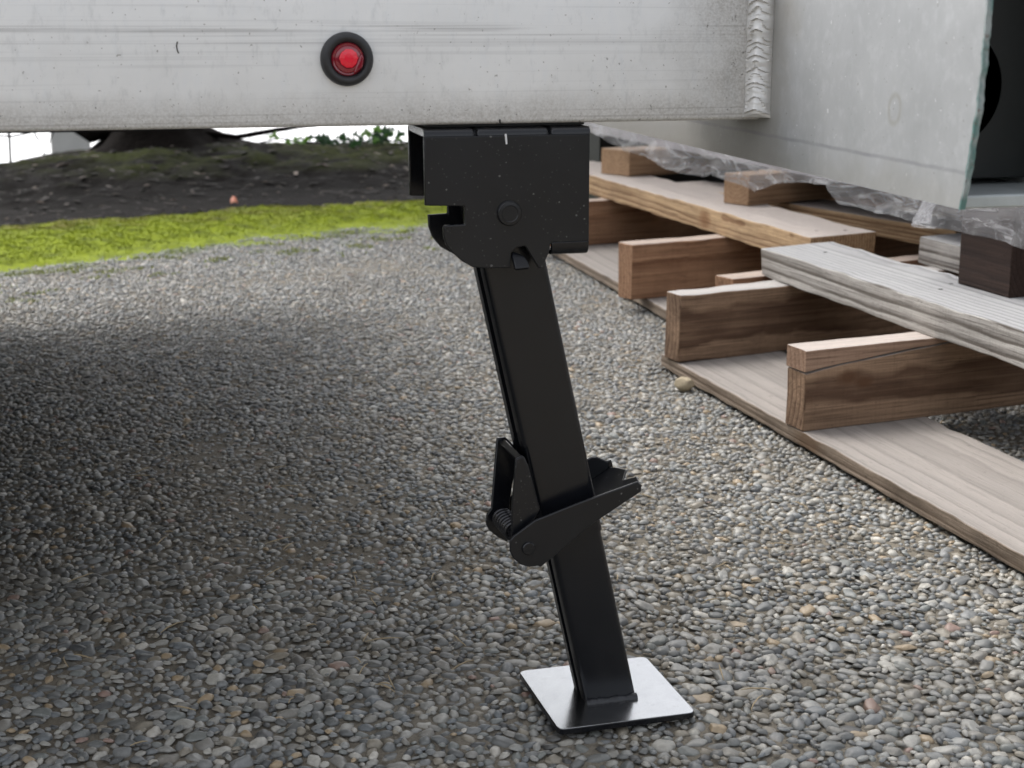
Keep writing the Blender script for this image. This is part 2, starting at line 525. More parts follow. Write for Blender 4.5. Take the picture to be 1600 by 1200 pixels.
def m_leaf(name, a, b):
    t = NT(name)
    n = t.noise(t.wpos(), 25, 3)
    c = t.mix(n, a, b)
    t.set(Base_Color=c, Roughness=0.45)
    tl = t.node('ShaderNodeBsdfTranslucent')
    t.put(tl.inputs[0], c)
    mx = t.node('ShaderNodeMixShader', Fac=0.35)
    t.l.new(t.p.outputs[0], mx.inputs[1])
    t.l.new(tl.outputs[0], mx.inputs[2])
    t.l.new(mx.outputs[0], t.out.inputs['Surface'])
    return t.m


M = {}
M['black'] = m_black_paint()
M['black_clean'] = m_black_paint('black_steel', False, 0.24)
M['rail'] = m_aluminium('weathered_aluminium')
M['tubewall'] = m_aluminium('mottled_aluminium', (0.43, 0.44, 0.445), False, True)
M['weld'] = m_plain('weld_metal', (0.74, 0.73, 0.71), 0.42, 0.3, 0.15, 200, 0.2, 700)
M['teal'] = None
M['grommet'] = m_plain('black_rubber', (0.022, 0.022, 0.024), 0.48, 0, 0.4, 300, 0.1, 700)
M['lens'] = m_plain('red_lens', (0.22, 0.005, 0.018), 0.10, 0, 0.1, 200, 0.0, 300, coat=1.0)
M['reflector'] = m_plain('red_reflector', (0.85, 0.001, 0.03), 0.22, 0, 0.15, 400, 0.2, 700, coat=0.6)
M['dark_inside'] = m_plain('near_black_grey', (0.0085, 0.0105, 0.0100), 0.55, 0, 0.5, 30, 0.2, 200)
M['hole'] = m_plain('black_sheet', (0.006, 0.006, 0.007), 0.8)
M['plate'] = m_plate()
M['mortar'] = m_mortar()
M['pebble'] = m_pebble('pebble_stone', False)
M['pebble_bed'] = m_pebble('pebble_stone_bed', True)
M['moss'] = m_moss('moss')
M['soil'] = m_soil()
M['plastic'] = m_plastic()
M['bark'] = m_plain('bark', (0.006, 0.0048, 0.004), 0.95, 0, 0.6, 40, 0.8, 60, 0.01, 0.0, 0.05)
M['chalk'] = m_plain('chalk_mark', (0.75, 0.75, 0.75), 0.9)
M['pen'] = m_plain('dark_mark', (0.03, 0.028, 0.026), 0.8)
M['twig'] = m_plain('grey_twig', (0.20, 0.18, 0.15), 0.9)
M['leaf'] = m_leaf('ivy_green', (0.060, 0.150, 0.018), (0.13, 0.27, 0.03))
M['leaf_dark'] = m_leaf('ivy_dark_green', (0.010, 0.035, 0.010), (0.025, 0.070, 0.018))
M['crown'] = m_leaf('tree_foliage', (0.015, 0.040, 0.010), (0.04, 0.09, 0.02))
M['dry_leaf'] = m_leaf('dry_leaf_pink', (0.72, 0.30, 0.19), (0.80, 0.42, 0.30))
M['pale'] = m_plain('pale_open_ground', (0.80, 0.81, 0.81), 0.85, 0, 0.04, 1.0, 0.0)
M['post'] = m_plain('pale_post_paint', (0.62, 0.61, 0.57), 0.7, 0, 0.12, 20)
M['stone'] = m_plain('tan_stone', (0.42, 0.35, 0.24), 0.85, 0, 0.3, 150, 0.6, 300, 0.002)
M['load'] = m_plain('pale_board', (0.30, 0.28, 0.29), 0.8)
M['tyre'] = m_plain('tyre_rubber', (0.02, 0.02, 0.02), 0.8)


def m_teal():
    t = NT('teal_edge_coating')
    v = t.wpos()
    n = t.noise(t.mapping(v, scale=(120, 120, 60)), 1.0, 4, 0.65)
    c = t.mix(t.ramp(n, (0.42, 0), (0.60, 1)), (0.10, 0.20, 0.185), (0.30, 0.335, 0.335))
    c = t.mix(t.ramp(t.noise(v, 260, 3), (0.60, 0), (0.7, 1)), c, (0.16, 0.13, 0.12))
    return t.set(Base_Color=c, Roughness=0.5, Normal=t.bump(n, 0.5, 0.001))


M['teal'] = m_teal()

# ------------------------------------------------------------------ the ground: exposed aggregate driveway
ground = link('driveway', mesh([(-7, -4, -0.0029), (7, -4, -0.0029), (7, 4.6, -0.0042), (-7, 4.6, -0.0029)], [[0, 1, 2, 3]]), M['mortar'])
tag(ground, 'exposed aggregate concrete driveway of small grey pebbles', None, None, 'structure')

F_PX, CX, CY = 2350.0, 800.0, 600.0
cm = cam.rotation_euler.to_matrix()
cr, cu, cf = np.array(cm.col[0]), np.array(cm.col[1]), -np.array(cm.col[2])


def depth_px(P):
    """camera depth of points and their place in the 1600 x 1200 frame, used only to rank the stones by size"""
    d = P - np.array(cam.location)
    z = d @ cf
    return z, CX + F_PX * (d @ cr) / z, CY - F_PX * (d @ cu) / z


def half_ball(level):
    bm = bmesh.new()
    bmesh.ops.create_icosphere(bm, subdivisions=level, radius=1.0)
    geom = bm.verts[:] + bm.edges[:] + bm.faces[:]
    bmesh.ops.bisect_plane(bm, geom=geom, plane_co=(0, 0, -0.25), plane_no=(0, 0, -1), clear_outer=True)
    bmesh.ops.triangulate(bm, faces=bm.faces[:])
    bm.verts.index_update()
    V = np.array([v.co[:] for v in bm.verts])
    Fc = np.array([[v.index for v in f.verts] for f in bm.faces])
    bm.free()
    return V, Fc


def pebble_variants(level, n, amp):
    V, Fc = half_ball(level)
    out = []
    for k in range(n):
        W = V.copy()
        # a few random flattened sides and slow lumps, so that no stone is an egg
        for j in range(9):
            d = rng.normal(size=3)
            d[2] = abs(d[2]) * 0.7
            d /= np.linalg.norm(d)
            h = rng.uniform(0.66, 0.93)
            ex = np.maximum(W @ d - h, 0)
            W -= np.outer(ex * 0.85, d)
        for i, v in enumerate(W):
            W[i] = v * (1 + amp * noise.noise(Vector(v * 1.6) + Vector((k * 9.1, 0, 0))))
        out.append(W)
    return out, Fc


PEB_HI, F_HI = pebble_variants(3, 16, 0.22)
PEB_MID, F_MID = pebble_variants(2, 16, 0.22)
PEB_LO, F_LO = pebble_variants(1, 12, 0.20)

S0 = 0.0083
ny_, nx_ = int(3.0 / (S0 * 0.866)), int(3.1 / S0)
jj, ii = np.meshgrid(np.arange(ny_), np.arange(nx_), indexing='ij')
PX = -0.55 + (ii + 0.5 * (jj % 2)) * S0 + rng.normal(0, 0.27 * S0, ii.shape)
PY = 0.58 + jj * S0 * 0.866 + rng.normal(0, 0.27 * S0, ii.shape)
RAD = np.clip(rng.lognormal(-0.03, 0.40, ii.shape), 0.42, 2.1) * S0 * 0.46
for it in range(14):                                       # push crowded neighbours apart
    DX, DY = np.zeros_like(PX), np.zeros_like(PY)
    for dj in range(-2, 3):
        for di in range(-2, 3):
            if dj == 0 and di == 0:
                continue
            qx, qy, qr = (np.roll(np.roll(a, -dj, 0), -di, 1) for a in (PX, PY, RAD))
            ex, ey = PX - qx, PY - qy
            L = np.hypot(ex, ey) + 1e-9
            ov = np.clip((RAD + qr) * 1.02 - L, 0, 0.004) * (L < 0.05)
            DX += ex / L * ov * 0.30
            DY += ey / L * ov * 0.30
    PX += DX
    PY += DY
px, py, pr = PX.ravel(), PY.ravel(), RAD.ravel()


def moss_near(x):
    return np.interp(x, [-2, -0.45, -0.165, 0.066, 0.268, 0.56, 0.75, 1.3, 4], [2.55, 2.70, 2.864, 3.02, 3.20, 3.31, 3.34, 3.50, 3.6])


def moss_far(x):
    return np.interp(x, [-2, -0.2, 0.09, 0.41, 0.75, 1.3, 4], [3.35, 3.66, 3.74, 3.87, 3.94, 4.0, 4.1])


lo = px / np.maximum(py, 0.1)
keep = (py > 0.60) & (py < moss_near(px) + 0.22) & (lo > -0.20 - 0.12 / py) & (lo < 0.76 + 0.12 / py)
keep &= ~((px > 0.95 + 0.10 * py) & (py > 2.2))
keep &= rng.random(px.shape) > 0.02
px, py, pr = px[keep], py[keep], pr[keep]
# slow patches where the stones are smaller or sunk deeper into the mortar
patch = np.array([fbm(a * 3.1, b * 3.1, 4.0) for a, b in zip(px, py)])
ar = rng.uniform(1.05, 1.85, px.shape)
sa, sb = pr * np.sqrt(ar), pr / np.sqrt(ar)
sc_ = np.minimum(sb * rng.uniform(0.50, 0.80, px.shape), 0.0040)
ang = rng.uniform(0, 2 * math.pi, px.shape)
tx, ty = rng.normal(0, 0.16, px.shape), rng.normal(0, 0.16, px.shape)
pz = rng.uniform(-0.0019, 0.0010, px.shape) - sc_ - np.clip(patch - 0.1, 0, 1) * 0.0025
under = (px > 0.258) & (px < 0.366) & (py > 0.825) & (py < 0.938)
under |= (px > 0.71) & (px < 0.90)
pz[under] = np.minimum(pz[under], -sc_[under] - 0.0006)
tint = rng.random(px.shape)
# ochre stones come in loose families
warm = np.array([fbm(a * 2.3, b * 2.3, 11.0) for a, b in zip(px, py)])
sw = (warm > 0.22) & (rng.random(px.shape) < 0.10)
tint[sw] = rng.uniform(0.86, 0.972, sw.sum())
var = rng.integers(0, 12, px.shape)

dep, sx, sy = depth_px(np.stack([px, py, np.zeros_like(px)], 1))
size = pr / dep
inside = (sx > 5) & (sx < 1595) & (sy > 20) & (sy < 1195) & ~((px > 0.258) & (px < 0.366) & (py > 0.825) & (py < 0.938)) & ~((px > 0.715))
order = np.argsort(-np.where(inside, size, 0))
big = order[:300]
peb_me = []
for k in range(16):
    me = bpy.data.meshes.new('pebble')
    me.from_pydata(PEB_HI[k].tolist(), [], F_HI.tolist())
    me.materials.append(M['pebble'])
    smooth(me)
    peb_me.append(me)
for q, i in enumerate(big):
    o = bpy.data.objects.new('pebble', peb_me[q % 16])
    o.location = (px[i], py[i], pz[i])
    o.scale = (sa[i], sb[i], sc_[i])
    o.rotation_euler = (tx[i], ty[i], ang[i])
    COL.objects.link(o)
    o.parent = ground

rest = np.ones(px.shape, bool)
rest[big] = False


def bed_mesh(sel, variants, Fc):
    sel = np.nonzero(sel)[0]
    nv = len(variants[0])
    Vv = np.stack(variants)[var[sel] % len(variants)] * np.stack([sa[sel], sb[sel], sc_[sel]], 1)[:, None, :]
    x, y, z = Vv[..., 0], Vv[..., 1], Vv[..., 2]
    c, s = np.cos(tx[sel])[:, None], np.sin(tx[sel])[:, None]
    y, z = y * c - z * s, y * s + z * c
    c, s = np.cos(ty[sel])[:, None], np.sin(ty[sel])[:, None]
    x, z = x * c + z * s, z * c - x * s
    c, s = np.cos(ang[sel])[:, None], np.sin(ang[sel])[:, None]
    x, y = x * c - y * s, x * s + y * c
    P = np.stack([x + px[sel][:, None], y + py[sel][:, None], z + pz[sel][:, None]], 2).reshape(-1, 3)
    Fa = (Fc[None] + (np.arange(len(sel)) * nv)[:, None, None]).reshape(-1, 3)
    return P, Fa, np.repeat(tint[sel], nv)


bands = [(rest & (dep < 1.25), PEB_MID, F_MID), (rest & (dep >= 1.25), PEB_LO, F_LO)]
PV, PF, PT, off = [], [], [], 0
for sel, variants, Fc in bands:
    P, Fa, tt = bed_mesh(sel, variants, Fc)
    PV.append(P)
    PF.append(Fa + off)
    PT.append(tt)
    off += len(P)
PV, PF, PT = np.concatenate(PV), np.concatenate(PF), np.concatenate(PT)


def fast_mesh(name, V, Fa, tintv=None):
    me = bpy.data.meshes.new(name)
    me.vertices.add(len(V))
    me.vertices.foreach_set('co', V.astype(np.float32).ravel())
    k = Fa.shape[1]
    me.loops.add(Fa.size)
    me.loops.foreach_set('vertex_index', Fa.astype(np.int32).ravel())
    me.polygons.add(len(Fa))
    me.polygons.foreach_set('loop_start', np.arange(0, Fa.size, k, dtype=np.int32))
    me.polygons.foreach_set('loop_total', np.full(len(Fa), k, dtype=np.int32))
    if tintv is not None:
        a = me.attributes.new('tint', 'FLOAT', 'POINT')
        a.data.foreach_set('value', tintv.astype(np.float32))
    me.update(calc_edges=True)
    me.polygons.foreach_set('use_smooth', np.ones(len(Fa), bool))
    return me


bed = link('pebble_bed', fast_mesh('pebble_bed', PV, PF, PT), M['pebble_bed'], ground)
bed['kind'] = 'stuff'

# ------------------------------------------------------------------ soil bank, open ground beyond, moss
def bank_h(x, y):
    far = float(moss_far(x)) + 0.05
    crest_y = 5.05
    cz = float(np.interp(x, [-3, -0.6, -0.26, -0.10, 0.12, 0.39, 0.75, 1.02, 2.0, 5], [-0.03, 0.0, 0.024, 0.048, 0.072, 0.078, 0.066, 0.062, 0.07, 0.07]))
    t = (y - far - 0.1) / (crest_y - far - 0.1)
    if t < 0:
        h = -0.0005 if y > far - 0.22 else -0.012
    elif t < 1:
        h = cz * (3 * t * t - 2 * t ** 3) ** 0.8
    else:
        h = cz - 0.30 * (1 - math.exp(-((y - crest_y) / 0.9) ** 2))
    k = min(1, max(0, t * 3))
    h += (0.022 * fbm(x, y, 1.0, 7, 5) * k * (1 if t < 0.9 else 0.35) + 0.004 * fbm(x, y, 2.0, 30, 3) * (0.4 + k))
    return h


gx = np.concatenate([np.linspace(-3, -0.7, 24, endpoint=False), np.linspace(-0.7, 1.5, 120, endpoint=False), np.linspace(1.5, 5, 30)])
gy = np.concatenate([np.linspace(3.2, 5.3, 90, endpoint=False), np.linspace(5.3, 8, 24)])
V = [(x, y, bank_h(x, y) - (0.02 if y < 3.4 else 0)) for y in gy for x in gx]
nx = len(gx)
Fq = [[j * nx + i, j * nx + i + 1, (j + 1) * nx + i + 1, (j + 1) * nx + i] for j in range(len(gy) - 1) for i in range(nx - 1)]
bank = link('soil_bank', mesh(V, Fq), M['soil'], None, 180)
tag(bank, 'low dark bank of bare soil and patchy moss behind the driveway', None, None, 'structure')
pg = link('open_ground', mesh([(-120, 6.3, -0.26), (120, 6.3, -0.26), (120, 160, -0.26), (-120, 160, -0.26)], [[0, 1, 2, 3]]), M['pale'])
tag(pg, 'bright pale open ground glimpsed beyond the soil bank', None, None, 'structure')
tr = link('terrain', mesh([(-150, -150, -0.32), (150, -150, -0.32), (150, 200, -0.32), (-150, 200, -0.32)], [[0, 1, 2, 3]]), M['soil'])
tag(tr, 'dark ground around the driveway', None, None, 'structure')

# moss: a lumpy cushion that thins out on both sides, plus short shoots
def moss_h(x, y):
    a, b = float(moss_near(x)), float(moss_far(x))
    w = 0.10 * fbm(x, y, 5.0, 4.2, 4) + 0.055 * fbm(x, y, 8.0, 19, 3)
    t0 = (y - a + w) / 0.24
    t1 = (b - y + w * 0.8) / 0.20
    k = max(-0.6, min(1.0, min(t0, t1)))
    lump = 0.5 + 0.5 * fbm(x, y, 3.0, 26, 3)
    return (0.0095 * k - 0.004) + (0.017 * (lump - 0.15) * max(0, k) if k > 0 else 0)


mx_, my_ = np.arange(-1.5, 1.7, 0.011), np.arange(2.40, 4.05, 0.012)
V = [(x, y, moss_h(x, y)) for y in my_ for x in mx_]
nx = len(mx_)
Vn = np.array(V)
Fq = [(j * nx + i, j * nx + i + 1, (j + 1) * nx + i + 1, (j + 1) * nx + i) for j in range(len(my_) - 1) for i in range(nx - 1)]
Fq = np.array(Fq)
Fq = Fq[(Vn[Fq][:, :, 2] > -0.0065).all(1)]
mm = fast_mesh('moss', Vn, Fq, np.zeros(len(Vn)))
moss = link('moss', mm, M['moss'])
tag(moss, 'bright yellow green moss strip along the driveway edge', None, None, 'stuff')
nb = 150000
bx, by = rng.uniform(-0.75, 1.35, nb), rng.uniform(2.5, 4.0, nb)
bz = np.array([moss_h(a, b) for a, b in zip(bx, by)])
edge = by - moss_near(bx)
clump = np.array([fbm(a * 14, b * 14, 21.0) for a, b in zip(bx, by)])
stray = (edge < 0.02) & (edge > -0.34) & (bz <= 0.0005) & (clump > 0.16 - edge * 0.9) & (rng.random(nb) < 0.8)
bz[stray] = -0.0008
ok = ((bz > 0.0005) & (rng.random(nb) < np.clip(bz / 0.007, 0.12, 1))) | stray
bx, by, bz = bx[ok], by[ok], bz[ok]
nb = len(bx)
h = rng.uniform(0.002, 0.0062, nb)
th = rng.uniform(0, 2 * math.pi, nb)
w = rng.uniform(0.0006, 0.0015, nb)
lx, ly = rng.normal(0, 0.0025, nb), rng.normal(0, 0.0025, nb)
A = np.stack([bx - w * np.cos(th), by - w * np.sin(th), bz - 0.001], 1)
B = np.stack([bx + w * np.cos(th), by + w * np.sin(th), bz - 0.001], 1)
Cc = np.stack([bx + lx, by + ly, bz + h], 1)
sh = fast_mesh('moss_shoots', np.stack([A, B, Cc], 1).reshape(-1, 3), np.arange(nb * 3).reshape(-1, 3), np.repeat(rng.random(nb), 3))
mo = link('moss_shoots', sh, M['moss'], moss)
mo['kind'] = 'stuff'

# litter on the soil: chips, bits of bark and twig nobody could count
V, Fq, T = [], [], []
for k in range(1300):
    x, y = random.uniform(-0.9, 1.5), random.uniform(3.6, 5.1)
    z = bank_h(x, y) + 0.002
    a, s = random.uniform(0, 6.28), random.uniform(0.002, 0.008)
    l = s * random.uniform(1, 3.2)
    ca, sa_ = math.cos(a), math.sin(a)
    tz = random.uniform(-0.4, 0.4)
    o = len(V)
    for u, v2, w2 in ((-l, -s, 0), (l, -s * .6, tz * l), (l * .8, s, tz * l), (-l, s * .7, 0), (0, 0, s * random.uniform(.2, .7))):
        V.append((x + u * ca - v2 * sa_, y + u * sa_ + v2 * ca, z + w2))
    Fq += [[o, o + 1, o + 4], [o + 1, o + 2, o + 4], [o + 2, o + 3, o + 4], [o + 3, o, o + 4]]
    T += [random.random() ** 2.5] * 5


def m_litter():
    t = NT('litter')
    a = t.node('ShaderNodeAttribute', {'attribute_name': 'tint'}).outputs['Fac']
    return t.set(Base_Color=t.ramp(a, (0, (0.010, 0.008, 0.006)), (0.5, (0.026, 0.020, 0.014)), (0.85, (0.055, 0.040, 0.028)), (1, (0.22, 0.18, 0.15))), Roughness=0.9)


lt = fast_mesh('litter', np.array(V), np.array(Fq), np.array(T))
lt.polygons.foreach_set('use_smooth', np.zeros(len(Fq), bool))
tag(link('ground_litter', lt, m_litter()), 'scattered bark chips and leaf scraps on the dark soil', None, None, 'stuff')

# ------------------------------------------------------------------ trailer: cross rail, marker light, weld, open box tube
trailer = thing('trailer', 'weathered aluminium trailer frame with red marker light on its cross rail', 'trailer', (0.1, 0.9, 0.383))


def loop_prism(prof, xs, jit=None):
    """closed profile of (y, z) swept along X"""
    V, F = [], []
    n = len(prof)
    for x in xs:
        V += [(x, y, z) for y, z in prof]
    for k in range(len(xs) - 1):
        F += [[k * n + i, k * n + (i + 1) % n, (k + 1) * n + (i + 1) % n, (k + 1) * n + i] for i in range(n)]
    F += [list(range(n)), [(len(xs) - 1) * n + i for i in range(n)]]
    return V, F


def rrect(a0, a1, b0, b1, r, n=4):
    out = []
    for cx, cy, t0 in ((a1 - r, b1 - r, 0), (a0 + r, b1 - r, 90), (a0 + r, b0 + r, 180), (a1 - r, b0 + r, 270)):
        for k in range(n + 1):
            t = R(t0 + 90 * k / n)
            out.append((cx + r * math.cos(t), cy + r * math.sin(t)))
    return out


link('cross_rail', mesh(*loop_prism(rrect(0.8562, 0.9072, 0.3832, 0.4848, 0.0025), [-1.7, -0.6, 0.0, 0.3975])), M['rail'], trailer, 30)

# box tube: walls run along Y, tilted slightly, the near end sawn off aslant
TS = 0.0175


def zt(y, z):
    return z + (y - 0.8446) * TS


def end_y(z):
    return 0.632 - 0.112 * (z - 0.3548) - 0.0032 * max(0.0, 1 - ((z - 0.405) / 0.05) ** 2) + 0.0010 * fbm(z * 110, 1.0) + 0.0022 * max(0, fbm(z * 190, 3.0) - 0.18)


TZ0, TZ1, TX0, TX1, TT = 0.3568, 0.500, 0.3990, 0.466, 0.0027
zs = list(np.linspace(TZ0, TZ1, 70))
V, F = [], []
for z in zs:
    ye = end_y(z)
    V += [(TX0, ye, zt(ye, z)), (TX0 + TT, ye + 0.0004, zt(ye, z)), (TX0, 0.86, zt(0.86, z)), (TX0 + TT, 0.86, zt(0.86, z)), (TX0, 1.26, zt(1.26, z)), (TX0 + TT, 1.26, zt(1.26, z))]
for k in range(len(zs) - 1):
    a, b = k * 6, (k + 1) * 6
    F += [[a, a + 2, b + 2, b], [a + 2, a + 4, b + 4, b + 2], [a + 1, b + 1, b + 3, a + 3], [a + 3, b + 3, b + 5, a + 5], [a, b, b + 1, a + 1], [a + 4, a + 5, b + 5, b + 4]]
F += [[0, 1, 3, 2], [2, 3, 5, 4]]
tubeo = link('box_tube', mesh(V, F), M['tubewall'], trailer, 30)

def slab_t(x0, x1, y0, y1, z0, z1):
    V, F = box(x0, x1, y0, y1, z0, z1)
    return [(x, y, zt(y, z)) for x, y, z in V], F


link('bottom_flange', mesh(*slab_t(TX0 + TT + 0.0002, TX1 - TT - 0.0002, 0.634, 1.259, TZ0 - 0.0002, TZ0 + 0.0062)), m_plain('grey_aluminium', (0.42, 0.45, 0.45), 0.5, 0.3, 0.3, 60), tubeo, None, 0.001)
link('side_wall', mesh(*slab_t(TX1 - TT, TX1, 0.628, 1.259, TZ0, TZ1)), M['tubewall'], tubeo)
link('top_flange', mesh(*slab_t(TX0 + TT + 0.0002, TX1 - TT - 0.0002, 0.620, 1.259, TZ1 - TT, TZ1)), M['tubewall'], tubeo)
# teal coating left along the sawn edge
V, F = [], []
for k, z in enumerate(zs[:-1]):
    ye = end_y(z)
    jx = 0.0010 * abs(fbm(z * 300, 7.0))
    V += [(TX0 - 0.0007, ye - 0.0009, zt(ye, z)), (TX0 + TT - 0.0006 + jx, ye - 0.0009, zt(ye, z)), (TX0 - 0.0007, ye + 0.0003 + jx * 0.8, zt(ye, z)), (TX0 + TT - 0.0006, ye + 0.0016, zt(ye, z))]
n = len(zs) - 1
for k in range(n - 1):
    a, b = 4 * k, 4 * k + 4
    F += [[a, a + 1, b + 1, b], [a, b, b + 2, a + 2], [a + 1, a + 3, b + 3, b + 1], [a + 2, b + 2, b + 3, a + 3]]
F += [[0, 1, 3, 2], [4 * n - 4, 4 * n - 3, 4 * n - 1, 4 * n - 2]]
link('cut_edge', mesh(V, F), M['teal'], tubeo, 30)
# guessed recessed end panel with a round hole, coloured near black
yp = 0.672
hc, hr = (0.4142, 0.4085), 0.0285
outer = [(TX0 + TT + 0.0003, TZ0 + 0.0064), (TX1 - TT - 0.0003, TZ0 + 0.0064), (TX1 - TT - 0.0003, TZ1 - TT - 0.0003), (TX0 + TT + 0.0003, TZ1 - TT - 0.0003)]
poly = [outer[0], outer[1], outer[2], outer[3], (TX0 + TT + 0.0003, hc[1] + 0.0001)]
poly += [(hc[0] + hr * math.cos(t), hc[1] + hr * math.sin(t)) for t in np.linspace(math.pi - 0.62, -math.pi + 0.62, 40)]
poly += [(TX0 + TT + 0.0003, hc[1] - 0.0001)]
poly = [(max(x, TX0 + TT + 0.0003), z) for x, z in poly]
link('end_panel', mesh(*prism_y(poly, yp, yp + 0.003)), M['dark_inside'], tubeo, None, 0.0006)
link('hole_backing', mesh(*box(TX0 + TT + 0.0003, TX1 - TT - 0.0003, yp + 0.05, yp + 0.052, TZ0 + 0.008, TZ1 - 0.0065)), M['hole'], tubeo)  # black sheet that paints the darkness inside the hole

# weld bead of overlapping ripples down the joint
V, F = [], []
nz, na = 240, 18
for k in range(nz + 1):
    z = 0.3846 + 0.100 * k / nz
    cxw = 0.3945 + 0.0006 * fbm(z * 60, 2.0)
    for a in range(na + 1):
        t = a / na * 2 - 1                               # -1 on the rail, +1 on the tube
        ph = (z + 0.0062 * abs(t) ** 1.3 + 0.0005 * fbm(z * 200, t * 2, 1.0)) / 0.0049 + 0.30 * math.sin(z * 310) + 0.20 * math.sin(z * 777) + 0.12 * fbm(z * 260, 8.0)
        rip = ph - math.floor(ph)
        wd = (0.0072 + 0.0004 * fbm(z * 90, 5.0)) * (1 + 0.16 * max(0, 1 - (z - 0.3846) / 0.006)) * min(1, ((z - 0.3846) / 0.004) ** 0.5 + 0.25)
        hsh = math.sin(math.floor(ph) * 12.9898) * 43758.5453
        hsh -= math.floor(hsh)
        hgt = (0.0036 + 0.0009 * hsh + (0.0011 + 0.0012 * hsh) * (1 - rip) ** 1.3) * math.sqrt(max(0, 1 - t * t)) * min(1, ((z - 0.3846) / 0.004) ** 0.5)
        f = (t + 1) / 2
        ex = 0.0006 * fbm(z * 90, 5.0 + 4 * (t > 0)) + 0.0009 * max(0, 1 - (z - 0.3846) / 0.006)
        X = 0.3872 - ex * (t < 0) + 0.0119 * f - 0.78 * hgt
        Y = 0.8560 - 0.0112 * f - ex * (t > 0) - 0.78 * hgt
        V.append((X, Y, z))
for k in range(nz):
    F += [[k * (na + 1) + a, k * (na + 1) + a + 1, (k + 1) * (na + 1) + a + 1, (k + 1) * (na + 1) + a] for a in range(na)]
o0 = len(V)
V += [(x, 0.8566 + 0.001, z) for x, y, z in V]
F += [[o0 + i for i in f[::-1]] for f in F[:nz * na]]
rim = [a for a in range(na + 1)] + [k * (na + 1) + na for k in range(1, nz + 1)] + [nz * (na + 1) + a for a in range(na - 1, -1, -1)] + [k * (na + 1) for k in range(nz - 1, 0, -1)]
F += [[rim[i], rim[(i + 1) % len(rim)], rim[(i + 1) % len(rim)] + o0, rim[i] + o0] for i in range(len(rim))]
link('weld_bead', mesh(V, F), M['weld'], trailer, 50)

# marker light
LC = (0.1441, 0.8562, 0.4205)
gr = [(0.0088, -0.0002)] + [(0.01165 + 0.0030 * math.cos(t), -0.0026 - 0.0030 * math.sin(t)) for t in np.linspace(math.pi, 0, 12)][::1] + [(0.01465, -0.0001)]
light = link('marker_light', mesh(*lathe_y(LC, [(0.0150, 0.0006)] + [(0.0119 + 0.0030 * math.cos(t), -0.0012 - 0.0042 * math.sin(t)) for t in np.linspace(0, math.pi, 14)] + [(0.0089, 0.0004)], 64)), M['grommet'], trailer, 40)
link('lens', mesh(*lathe_y(LC, [(0.0092, -0.0010), (0.0092, -0.0036), (0.0086, -0.0044), (0.0078, -0.0042), (0.0072, -0.0050), (0.0060, -0.0054), (0.0052, -0.0054), (0.0050, -0.0046), (0.0030, -0.0046), (0.0001, -0.0046)], 56)), M['lens'], light, 25)
rc = (LC[0] + 0.0004, LC[1], LC[2] + 0.0006)
link('reflector', mesh(*lathe_y(rc, [(0.0055, -0.0040), (0.0055, -0.0052), (0.0050, -0.0055), (0.0026, -0.0059), (0.0001, -0.0060)], 10)), M['reflector'], light)
link('lens_rib', mesh(*prism_y([(LC[0] + 0.0026, LC[2] - 0.0082), (LC[0] + 0.0072, LC[2] + 0.0030), (LC[0] + 0.0088, LC[2] + 0.0012), (LC[0] + 0.0080, LC[2] - 0.0045)], LC[1] - 0.0064, LC[1] - 0.0042)), M['lens'], light, None, 0.0008)

# small marks on the rail
for pts, r in (([(0.0516, 0.4302), (0.0510, 0.4280), (0.0513, 0.4255), (0.0520, 0.4240)], 0.00035), ([(0.2331, 0.3858), (0.2333, 0.3840), (0.2338, 0.3834)], 0.0005)):
    link('scratch_mark', mesh(*tube([(x, 0.8561, z) for x, z in pts], r, 6)), M['pen'], trailer, 60)

# unseen deck, floor, axle, wheels and guard, added to shade the ground beneath
link('deck', mesh(*box(-1.7, 0.29, 0.9175, 2.58, 0.390, 0.415)), M['rail'], trailer)
link('deck', mesh(*box(0.2905, 0.3975, 0.9075, 0.99, 0.430, 0.440)), M['rail'], trailer)  # unseen strip added to darken the tube wall behind the rail
link('shade_floor', mesh(*box(-1.7, 0.20, 1.60, 2.42, 0.345, 0.3898)), M['tyre'], trailer)
link('shade_beam', mesh(*box(-1.7, 0.14, 2.34, 2.43, 0.290, 0.3448)), M['tyre'], trailer)
for wy in (1.45, 1.98):
    wh = link('unseen_wheel', mesh(*tube([(x, wy, 0.192) for x in (-0.42, -0.41, -0.39, -0.25, -0.23, -0.22)], [0.13, 0.17, 0.19, 0.19, 0.17, 0.13], 40)), M['tyre'], trailer, 40)
    link('rim', mesh(*cyl((-0.425, wy, 0.192), (-0.215, wy, 0.192), 0.11, None, 32)), M['rail'], wh, 30)
link('shade_panel', mesh(*box(-0.198, -0.185, 1.02, 2.42, 0.05, 0.3440)), M['tyre'], trailer)

